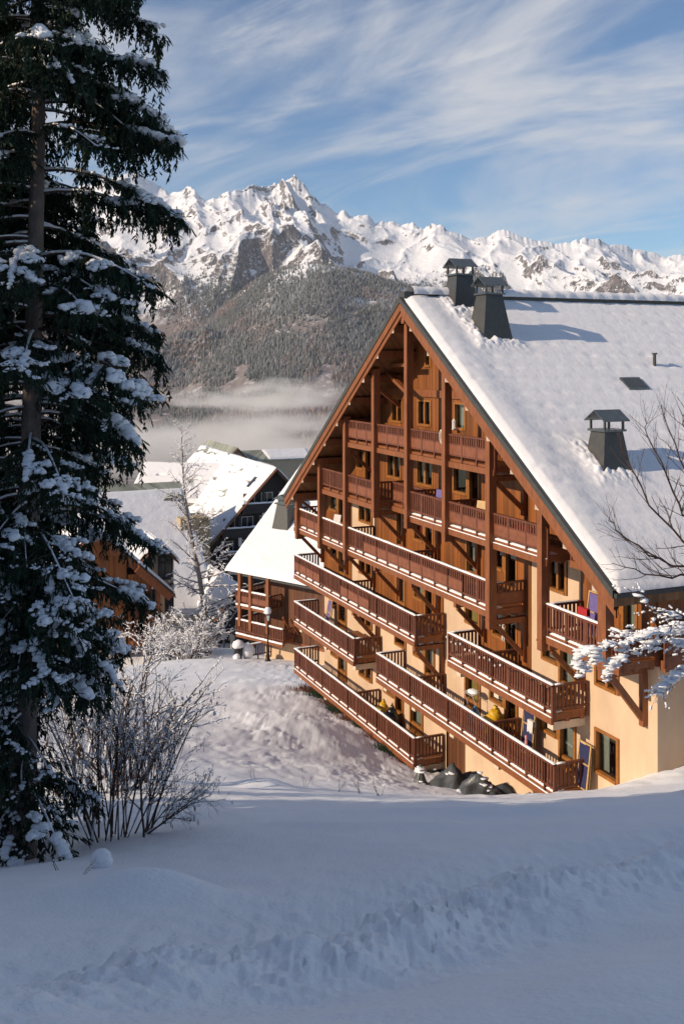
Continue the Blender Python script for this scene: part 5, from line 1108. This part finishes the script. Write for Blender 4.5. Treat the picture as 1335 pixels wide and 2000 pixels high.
def weeds():
    spots = [(500, 1512, 27, 'dry upright stem poking from the snow beside the alder bush'), (598, 1517, 27.5, 'short dead stalk on the snow crest, second from the bush'), (658, 1540, 26, 'bent thin twig in the snow on the crest'), (706, 1545, 26, 'forked dry plant leaning on the snow crest'), (742, 1560, 25, 'pair of short stalks lowest on the snow crest'), (279, 1912, 6.5, 'single dry stalk with side sprig in the near snow'), (1022, 1738, 10.8, 'tiny dead sprig in snow behind the plowed bank'), (112, 1748, 13, 'fine dead stalks near the snow capped stump'), (166, 1745, 12.5, 'thin leaning stalk right of the stump'), (880, 1482, 0, '')]
    for i, (px, py, Y, lab) in enumerate(spots[:-1]):
        o = ray(px, py, Y); o.z = gz(o.x, o.y); r = empty('dead_stalk', o, 0, lab, 'dry plant', 'dead stalks in the snow'); rs = random.Random(i + 70); mb = MB(); s = {27: 1, 27.5: .8, 26: .9, 25: .8}.get(Y, 0.4)
        if Y == 6.5: mb.tube([(0, 0, -.05), (0.005, 0, .12), (0.0, 0, .245)], [.0045, .004, .003], 5); mb.tube([(0.003, 0, .07), (0.03, 0, .15), (0.07, 0, .19), (0.12, 0, .19)], [.0028, .0024, .002, .0016], 4); mb.tube([(0.06, 0, .18), (0.10, 0, .17)], [.002, .001], 3); mb.build('stem', twig_m, r); continue
        for k in range(rs.choice((2, 3, 4))): grow(mb, None, rs, (rs.uniform(-.1, .1) * s, 0, -.03), (rs.uniform(-.7, .7), 0, 1), rs.uniform(.3, .75) * s, .007 * s + .002, 1, dict(wob=.12, up=(0, 0), snow=0, sr=0, depth=2, n=(2, 2), t0=.4, ang=(.3, .7), len=.5, rr=.7))
        mb.build('stem', twig_m, r)
weeds()

# ------------------------------------------------------------------ things on the snow
def stump():
    o = ray(196, 1704, 13.2); o.z = gz(o.x, o.y); r = empty('tree_stump', o, 0, 'small stump under a round cap of snow near the spruce', 'stump'); m = MB(); m.lathe((0, 0, 0), [(0.11, -.2), (0.10, .02), (0.095, .08)], 9); m.build('wood', bark, r)
    m = MB(); m.blob((0.01, 0, .13), .135, .13, .11, 3, .06, 12, 7); m.blob((0.02, 0, .07), .15, .13, .09, 5, .06, 12, 7); m.build('snow_cap', snow, r, True)
stump()
def tarp(px, py, Y, w, d, h, seed, label, peaks):
    o = ray(px, py, Y); o.z = gz(o.x, o.y) - 0.05
    n = 23; s, t = np.meshgrid(np.linspace(-1, 1, n), np.linspace(-1, 1, n)); x = s * w / 2; y = t * d / 2; z = np.zeros_like(x)
    for (cx_, cy_, hh, sl) in peaks: z = np.maximum(z, hh - sl * np.hypot(x - cx_, (y - cy_)))
    z = np.maximum(z, 0.0); z = z * (0.90 + 0.14 * np.abs(np.sin(np.arctan2(y - 0.1, x + 0.2) * 4 + 2.5 * gnoise(x * 1.3, y * 1.3, seed))) ** 0.8 + 0.35 * gnoise(x * 2.2, y * 2.2, 9 + seed) + .12 * gnoise(x * 6, y * 6, 19 + seed)) + 0.05 * ridged(x * 1.6 + seed, y * 1.6, 3, 400 + seed) * (z > 0.02) ; ang = np.arctan2(y, x); z = z * (1 + 0.10 * np.sin(ang * 9 + seed)) - 0.25 * sstep(np.maximum(np.abs(s), np.abs(t)), 0.86, 1.0)
    V = np.stack([x, y, z], -1).reshape(-1, 3); r = mk_np('tarpaulin', V, grid_faces(n, n), tarp_m); r.location = o; tag(r, label, 'tarpaulin', 'tarpaulins by the wall')
    m = MB(); rs = random.Random(seed)
    sel = [tuple(p) for p in V if p[2] > 0.06 and p[0] < 0.05 and rs.random() < 0.10]
    for i, p in enumerate(sel[:26]):
        if gnoise(np.array([p[0] * 1.7 + seed]), np.array([p[2] * 2.5]), 6)[0] > 0.12: m.blob((p[0], p[1], p[2] - .01), rs.uniform(.08, .2), rs.uniform(.08, .2), rs.uniform(.015, .03), i, .4)
    if m.n: m.build('snow_patch', snow, r, True)
tarp(898, 1528, 38.2, 2.5, 1.7, 0.95, 1, 'grey crumpled tarpaulin tent with snow patches below the long balcony', [(-.3, 0, .85, .75), (.5, .2, .6, .6)])
tarp(955, 1540, 36.6, 2.3, 1.5, 0.8, 2, 'dark wrinkled tarpaulin heap touching the cream wall under the balcony', [(-.35, .1, .72, .5), (.45, .1, .5, .5)])
tarp(822, 1536, 38.6, 0.75, 0.6, 0.6, 3, 'small pointed grey tarpaulin sticking out of the snow', [(-.05, 0, .8, 2.6)])
def rubble():
    o = ray(868, 1492, 44.0); r = empty('flower_bed', (o.x, o.y, gz(o.x, o.y) + 0.02), 0, 'dark patch of snow flecked shrubs under the end of the lowest balcony', 'shrub'); rs = random.Random(4); m = MB(); s = MB()
    for i in range(70): x, y = rs.uniform(-1.0, 1.1), rs.uniform(-.7, .9); m.blob((x, y, rs.uniform(0, .22)), rs.uniform(.07, .2), rs.uniform(.07, .2), rs.uniform(.05, .14), i, .4)
    for i in range(26): s.blob((rs.uniform(-1, 1), rs.uniform(-.8, .7), rs.uniform(.14, .33)), .07, .07, .04, i)
    m.build('leaves', needle, r); s.build('snow_fleck', snow, r, True)
    for px, py, Y, lab in ((628, 1352, 57.5, 'brown tuft of dead grass beneath the far end of the lowest balcony'), (700, 1420, 50.5, 'strip of dead grass and bare soil under the lowest balcony')):
        p = ray(px, py, Y); p = Vector((p.x, p.y, gz(p.x, p.y))); r = empty('grass_tuft', p, 0, lab, 'grass tuft'); m = MB()
        for i in range(90): x, y = rs.gauss(0, .7), rs.gauss(0, .4); a = rs.uniform(0, 6.3); m.add([(x, y, -.05), (x + .05, y, -.05), (x + .12 * math.cos(a), y + .12 * math.sin(a), rs.uniform(.12, .38))], [(0, 1, 2)])
        m.build('blades', hair_m, r)
rubble()
def gap_grass():
    for k in range(9):
        i = 0.2 + k * 0.45; u = i * SP; p = b2w(u, random.uniform(-.1, .5)); p.z = gz(p.x, p.y) + .02; r = empty('grass_tuft', p, 0, 'tuft of dead grass in the dark gap under the lowest balcony', 'grass tuft', 'grass tufts under the lowest balcony'); m = MB()
        for j in range(420): x, y = random.gauss(0, .55), random.gauss(0, .3); a = random.uniform(0, 6.3); x = max(-1.2, min(1.2, x)); y = max(-.6, min(.6, y)); m.add([(x, y, -.15), (x + .06, y, -.15), (x + .15 * math.cos(a), y + .15 * math.sin(a), random.uniform(.08, .4))], [(0, 1, 2)])
        m.build('blades', [hair_m, needle][k % 2], r)
gap_grass()
def street_lamp():
    o = ray(523, 1284, 74.0); o.z = gz(o.x, o.y) - 0.05; r = empty('street_lamp', o, 0, 'black cast iron street lamp with snow on its lantern', 'street lamp'); H = 3.75
    m = MB(); m.lathe((0, 0, 0), [(.22, 0), (.22, .15), (.15, .25), (.17, .5), (.11, .62), (.13, .95), (.08, 1.02), (.06, 1.3), (.045, 2.4), (.07, 2.45), (.04, 2.55), (.035, 2.95), (.07, 3.0), (.09, 3.03)], 10); m.build('pole', iron, r, True)
    m = MB(); b, t = .13, .23
    for i in range(4):
        a = math.pi / 4 + i * math.pi / 2; a2 = a + math.pi / 2
        m.beam((b * math.cos(a), b * math.sin(a), 3.03), (t * math.cos(a), t * math.sin(a), 3.5), .025, .025); m.beam((t * math.cos(a), t * math.sin(a), 3.5), (t * math.cos(a2), t * math.sin(a2), 3.5), .04, .04)
    m.lathe((0, 0, 3.5), [(.25, 0), (.1, .17), (.03, .25)], 4); f = m.build('lantern', iron, r)
    m = MB(); m.hexa([(q * i, q * j, z) for z, q in ((3.04, .085), (3.49, .155)) for j in (-1, 1) for i in (-1, 1)]); m.build('glass', lantern_glass, f)
    m = MB(); m.blob((0, 0, 3.82), .27, .27, .22, 2, .08, 10, 7); m.blob((-.02, 0, 3.66), .29, .29, .15, 3, .08, 10, 7); m.build('snow_cap', snow, r, True)
street_lamp()
def bin_():
    o = ray(465, 1283, 76.0); o.z = gz(o.x, o.y) - .05; r = empty('litter_bin', o, 0.2, 'dark litter bin under a big rounded snow cap', 'litter bin'); m = MB(); m.lathe((0, 0, 0), [(.26, 0), (.30, .1), (.32, .85), (.35, .9)], 12); m.build('drum', black_p, r)
    m = MB(); m.blob((0, 0, 1.12), .46, .44, .34, 4, .07, 12, 8); m.blob((0.75, .1, .6), .5, .4, .6, 5, .08, 12, 8); m.blob((-.12, -.3, .2), .3, .2, .35, 6, .1); m.build('snow_cap', snow, r, True)
    p = ray(497, 1283, 76.5); p.z = gz(p.x, p.y); f = empty('timber_fence', p, R(20), 'short brown paling fence in front of the wing house', 'fence'); rl = MB(); railing_section(rl, (-.75, 0, 0.1), (1.3, 0, 0.25), False); rl.build('palings', [rail_m, panel_m], f); s = MB(); snow_strip(s, (-.75, 0, 1.1), (1.3, 0, 1.25), .14, .1); s.build('rail_snow', snow, f, True)
bin_()
def body_mat(name, legs, coat, head, z1, z2):
    m = bpy.data.materials.new(name); m.use_nodes = True; nt = m.node_tree; N = nt.nodes; K = nt.links; p = N['Principled BSDF']; p.inputs['Roughness'].default_value = .8
    tc = N.new('ShaderNodeTexCoord'); s = N.new('ShaderNodeSeparateXYZ'); K.new(tc.outputs['Object'], s.inputs[0]); prev = legs
    cur = None
    for z, c in ((z1, coat), (z2, head)):
        g = N.new('ShaderNodeMath'); g.operation = 'GREATER_THAN'; g.inputs[1].default_value = z; K.new(s.outputs[2], g.inputs[0])
        mx = N.new('ShaderNodeMix'); mx.data_type = 'RGBA'; K.new(g.outputs[0], mx.inputs[0]); mx.inputs[7].default_value = (*c, 1)
        if cur is None: mx.inputs[6].default_value = (*legs, 1)
        else: K.new(cur, mx.inputs[6])
        cur = mx.outputs[2]
    K.new(cur, p.inputs['Base Color']); return m
def person(px, py, Y, rz, label, legs, coat, headc, hairc, pack=None, stride=0.1, poles=False):
    o = ray(px, py, Y); o.z = gz(o.x, o.y)
    J = [(0, 0, .95), (0, 0, 1.12), (0, .01, 1.36), (0, 0, 1.50), (0, -.01, 1.60), (0, -.02, 1.72),
         (.10, 0, .90), (.12, -stride, .50), (.13, -stride * .5, .09), (.14, -stride * .5 - .13, .05), (-.10, 0, .90), (-.12, stride * .6, .50), (-.13, stride * 1.3, .09), (-.14, stride * 1.3 - .13, .05),
         (.19, .01, 1.40), (.27, .03, 1.14), (.25, -.18, .98), (.245, -.24, .93), (-.19, .01, 1.40), (-.28, .02, 1.14), (-.26, -.16, .96), (-.255, -.22, .91)]
    E = [(0, 1), (1, 2), (2, 3), (3, 4), (4, 5), (0, 6), (6, 7), (7, 8), (8, 9), (0, 10), (10, 11), (11, 12), (12, 13), (2, 14), (14, 15), (15, 16), (16, 17), (2, 18), (18, 19), (19, 20), (20, 21)]
    Rr = [.17, .165, .19, .07, .09, .085, .115, .085, .065, .05, .115, .085, .065, .05, .09, .065, .05, .045, .09, .065, .05, .045]
    me = bpy.data.meshes.new('person'); me.from_pydata(J, E, []); ob = bpy.data.objects.new('person', me); COL.objects.link(ob); ob.location = o; ob.rotation_euler.z = rz; ob.scale = (.93, .93, .93)
    sk = ob.modifiers.new('s', 'SKIN'); lay = me.skin_vertices[0].data
    for i, r_ in enumerate(Rr): lay[i].radius = (r_, r_ * (0.72 if i < 3 else 1)); lay[i].use_root = (i == 0)
    sb = ob.modifiers.new('d', 'SUBSURF'); sb.levels = 2; sb.render_levels = 2
    me.materials.append(body_mat('clothing', legs, coat, headc, .95, 1.50)); tag(ob, label, 'person', 'people on the snow')
    m = MB(); m.blob((0, .02, 1.73), .105, .115, .10, 2, .05, 10, 7); hm = material('headwear', hairc, .8, .2); m.build('hat', hm, ob, True)
    if pack: m = MB(); m.blob((0, .2, 1.25), .16, .11, .24, 2, .06, 10, 7); m.build('backpack', material('rucksack', pack, .7, .3), ob, True)
    if poles:
        m = MB(); m.tube([(.27, -.25, 1.0), (.33, -.35, 0.02)], .012, 5); m.build('ski_pole', iron, ob)
    return ob
person(437, 1261, 98.5, R(150), 'person in white jacket and dark trousers with backpack, walking toward the porch', (.02, .02, .03), (.62, .60, .64), (.03, .025, .03), (.02, .02, .02), (.45, .45, .5), .14)
person(453, 1261, 98, R(-20), 'person in all cream ski suit standing beside the white jacket walker', (.62, .54, .42), (.66, .58, .46), (.45, .22, .15), (.25, .07, .04), None, .08, True)
person(491, 1262, 83, R(40), 'person in black clothes holding poles, near the wing house balcony', (.015, .015, .02), (.02, .02, .025), (.03, .02, .02), (.02, .02, .02), None, .12, True)

# ------------------------------------------------------------------ things kept on the balconies
def at(u, v, z): return b2w(u, v, z)
RZ = TH - math.pi / 2
def lounger(px, fl, v, label, cloth, L=1.75, tilt=0.22, w=0.56, group='folded loungers on the balconies'):
    u, _ = loc(px, 1200, v); p = at(u, v, DECK[fl] + 0.02); r = empty('folding_lounger', p, RZ, label, 'sun lounger', group)
    top = Vector((0, tilt, L)); f = MB()
    for s in (-1, 1): f.beam((s * w / 2, 0, 0), (s * w / 2, tilt * 1.0, L), .05, .035, up=(0, 1, 0)); f.beam((s * (w / 2 - .05), .14, 0.02), (s * (w / 2 - .05), tilt + .03, L * .75), .04, .03, up=(0, 1, 0))
    for t in (.03, .55, .985): f.beam((-w / 2, tilt * t, L * t), (w / 2, tilt * t, L * t), .04, .04, up=(0, 1, 0))
    f.build('frame', pine_w, r); c = MB(); n = 10; v_ = []; fc = []
    for i in range(n + 1): t = .05 + .9 * i / n; sag = .05 * math.sin(math.pi * i / n); v_ += [(-w / 2 + .03, tilt * t + sag - .02, L * t), (w / 2 - .03, tilt * t + sag - .02, L * t), (-w / 2 + .03, tilt * t + sag - .008, L * t), (w / 2 - .03, tilt * t + sag - .008, L * t)]
    for i in range(n): a = 4 * i; fc += [(a, a + 1, a + 5, a + 4), (a + 2, a + 6, a + 7, a + 3), (a, a + 4, a + 6, a + 2), (a + 1, a + 3, a + 7, a + 5)]
    c.add(v_, fc); c.build('canvas', cloth, r); return r, u
lounger(1026, 'E', .95, 'tall navy lounger leaning at the wall of the long balcony, grey cloth on top', navy, 2.0, .2, .75)
lounger(1133, 'E', 1.0, 'navy lounger standing at the near corner of the long lower balcony', navy, 1.55, .2, .62)
lounger(1152, 'C', .95, 'lounger with violet canvas standing by the timber wall under the eave', violet_c, 1.5, .2, .62)
lounger(636, 'E', .85, 'narrow violet lounger leaning at the far end of the short balcony', violet_c, 1.5, .3, .5)
def cloth_over(name, px, py, v, w, h, mat, label, cat, fold=.05):
    u, z = loc(px, py, v); m = MB(); n = 8; v_ = []; f = []
    for i in range(n + 1):
        x = -w / 2 + w * i / n; s = .02 * math.sin(i * 2.3); v_ += [(x, .07 + s, -h * .55), (x, .05, 0), (x, -.05, 0.0), (x, -.075 + s, -h * (1 + .08 * math.sin(i * 1.7)))]
    for i in range(n):
        for j in range(3): a = i * 4 + j; f.append((a, a + 4, a + 5, a + 1))
    m.add(v_, f); o = m.build(name, mat); o.location = at(u, v, z + .01); o.rotation_euler.z = RZ; sd = o.modifiers.new('t', 'SOLIDIFY'); sd.thickness = .012; tag(o, label, cat); return o
cloth_over('towel', 1037, 1408, .95, .35, .42, white_c, 'pale grey cloth thrown over the top of the tall navy lounger', 'towel')
cloth_over('towel', 1139, 1188, .45, .5, .45, red_c, 'crumpled red towel hanging beside the violet lounger', 'towel')
cloth_over('blanket', 1030, 1030, .25, 1.3, .75, red_c, 'dark red blanket hanging behind the upper balcony rail', 'blanket')
cloth_over('beach_towel', 862, 958, .35, .7, .3, violet_c, 'violet blue towel over a chair on the third balcony down', 'towel')
def bag(px, fl, v, mat, s, label, seed):
    u, _ = loc(px, 1200, v); m = MB(); rr = random.Random(seed); m.blob((0, 0, s * .42), s * .55, s * .5, s * .5, seed, .14, 12, 8); m.blob((0.05, 0, s * .85), s * .3, s * .28, s * .28, seed + 1, .25, 10, 6); m.tube([(0, 0, s), (.02, 0, s * 1.12), (.05, .02, s * 1.25)], [s * .10, s * .05, s * .12], 6)
    o = m.build('plastic_bag', mat, None, True); o.location = at(u, v, DECK[fl] + .02); o.rotation_euler.z = RZ; tag(o, label, 'bag', 'tied plastic bags on the balconies')
bag(747, 'F', .95, yellow_p, .72, 'yellow tied bag on the lowest balcony against the wall', 3)
bag(764, 'F', .9, black_p, .75, 'black tied bag beside the yellow one on the lowest balcony', 5)
bag(965, 'E', .95, yellow_p, .9, 'large golden yellow bag on the long balcony between door and window', 7)
bag(925, 'E', .85, blue_p, .55, 'blue bag left of the golden bag, below the drying rack', 9)
bag(943, 'E', .8, blue_p, .38, 'small blue bag between the larger blue bag and the golden one', 11)
def rack():
    u, _ = loc(921, 1200, .95); r = empty('drying_rack', at(u, .95, DECK['E']), RZ, 'white wire drying rack with a lump of snow by the yellow curtain', 'drying rack'); m = MB()
    for s in (-.35, .35): m.tube([(s, -.25, 0), (s, .2, 1.15)], .014, 5); m.tube([(s, .25, 0), (s, -.2, 1.15)], .014, 5)
    for k in range(7): m.tube([(-.35, -.22 + .07 * k, 1.12 + .01 * k), (.35, -.22 + .07 * k, 1.12 + .01 * k)], .008, 4)
    m.build('frame', white_c, r); m = MB(); m.blob((.12, 0, 1.2), .3, .22, .10, 4, .1, 12, 6); m.build('snow_cap', snow, r, True)
rack()
def rope():
    u, z = loc(863, 851, -.12); m = MB()
    for k in range(7):
        n = 18; a0 = .02 * (k - 3); m.tube([(a0 + .16 * (1 - .05 * k) * math.cos(2 * math.pi * i / n), -.03 - .015 * (k % 3), -.02 * k + .24 * math.sin(2 * math.pi * i / n)) for i in range(n + 1)], .016, 5)
    o = m.build('rope_coil', cream_c, None, True); o.location = at(u, -.10, z); o.rotation_euler.z = RZ; tag(o, 'pale coil of rope hung on the topmost balcony rail', 'rope')
rope()
def small_bits():
    def chair(px, fl, v, mat, label, seat=.44, w=.5):
        u, _ = loc(px, 1200, v); r = empty('garden_chair', at(u, v, DECK[fl]), RZ + .4, label, 'chair', 'chairs on the balconies'); m = MB()
        m.box(-w / 2, w / 2, -w / 2, w / 2, seat, seat + .03); m.build('seat', mat, r); m = MB(); m.hexa([(x, y + (.1 if z > .6 else 0), z) for z in (seat + .12, 1.02) for y in (w / 2 - .03, w / 2) for x in (-w / 2, w / 2)]); m.build('backrest', mat, r)
        for a in (-1, 1):
            for b in (-1, 1): l = MB(); l.beam((a * (w / 2 - .03), b * (w / 2 - .03), 0), (a * (w / 2 - .03), b * (w / 2 - .03), seat - .002 if b < 0 else seat + .14), .035, .035); l.build('leg', pine_w, r)
    chair(932, 'B', .8, pine_w, 'pale wooden chair by the open upper balcony door')
    chair(651, 'C', .75, white_c, 'white chair on the far end of the second long balcony')
    chair(855, 'B', .8, violet_c, 'violet chair behind the rail on the third balcony down')
    u, _ = loc(695, 1200, .65); r = empty('wooden_table', at(u, .7, DECK['E']), RZ, 'brown wooden table on the short balcony behind the end rail', 'table'); m = MB(); m.box(-.8, .8, -.4, .4, .70, .75); m.build('tabletop', timber, r)
    for a in (-1, 1):
        for b in (-1, 1): l = MB(); l.box(a * .72 - .04, a * .72 + .04, b * .33 - .04, b * .33 + .04, 0, .698); l.build('leg', timber, r)
    cols = [(blue_p, 'blue bottle by the end rail, farthest of the row'), (red_c, 'red bottle beside the blue bottle by the end rail'), (white_c, 'white bottle near the wall, last of the row by the end rail'), (navy, 'navy bottle between the red and the white bottle')]
    for i, (mt, lab) in enumerate(cols):
        u, _ = loc(833 + i * 6.5, 1200, .5 + .18 * i); m = MB(); m.lathe((0, 0, 0), [(.05, 0), (.055, .05), (.055, .24), (.02, .32), (.02, .40)], 8); o = m.build('bottle', mt, None, True); o.location = at(4.05 * SP, .35 + .22 * i, DECK['D'] + .002); tag(o, lab, 'bottle', 'bottles at the balcony end')
    # letter ornaments on a window pane and garlands of star lights
    u, z = loc(975, 1228, WV - .1); bt = []
    m = MB()
    for s in ([(0, 0), (.1, .3), (.2, 0)], [(.05, .12), (.15, .12)], [(.3, .32), (.36, .18), (.42, .32)], [(.36, .18), (.36, 0)], [(.52, .0), (.52, .32), (.66, .26), (.54, .17), (.68, .08), (.52, 0)], [(.52, -.4), (.52, -.1)], [(.66, -.4), (.66, -.1)], [(.52, -.25), (.66, -.25)]):
        m.tube([(a - .3, 0, b) for a, b in s], .028, 4)
    o = m.build('window_ornament', white_c); o.location = at(u, WV - .12, z); o.rotation_euler.z = RZ; tag(o, 'white letter shaped ornament hung in a window beside a balcony door', 'ornament')
    m = MB(); s = MB(); pts = []
    for i in range(40): u = (5.02 + 2.1 * i / 39) * SP; pts.append((u - 5.02 * SP, -.12, DECK['D'] + .86 + .07 * math.cos(i * 1.1)))
    m.tube(pts, .008, 4)
    o = m.build('star_garland', iron)
    for i in range(0, 24, 2): s = MB(); x, y, z = pts[i]; s.blob((x, y - .02, z - .09), .045, .03, .05, i, .3, 6, 4); s.build('star', white_c, o)
    o.location = at(5.02 * SP, 0, 0); o.rotation_euler.z = RZ; tag(o, 'string of small star lights along a balcony rail', 'garland'); 
    u, z = loc(1027, 1452, -.02); m = MB(); m.lathe((0, 0, 0), [(.04, 0), (.06, .1), (.035, .2), (.05, .26), (.04, .33), (.01, .36)], 8); o = m.build('garden_figure', material('pink_glaze', (.6, .25, .25), .4), None, True); o.location = at(u, -.03, DECK['E'] + 1.05); tag(o, 'little pink figure standing on the long balcony rail', 'figurine')
    u, z = loc(888, 830, WV - .2); m = MB(); m.box(-.12, .12, -.12, .12, 0, .05); m.lathe((0, 0, .05), [(.08, 0), (.08, .28), (.1, .3), (.02, .42)], 6); o = m.build('lantern', white_c); o.location = at(u, WV - .25, z - .2); o.rotation_euler.z = RZ; tag(o, 'white lantern on the sill of the topmost window', 'lantern')
small_bits()
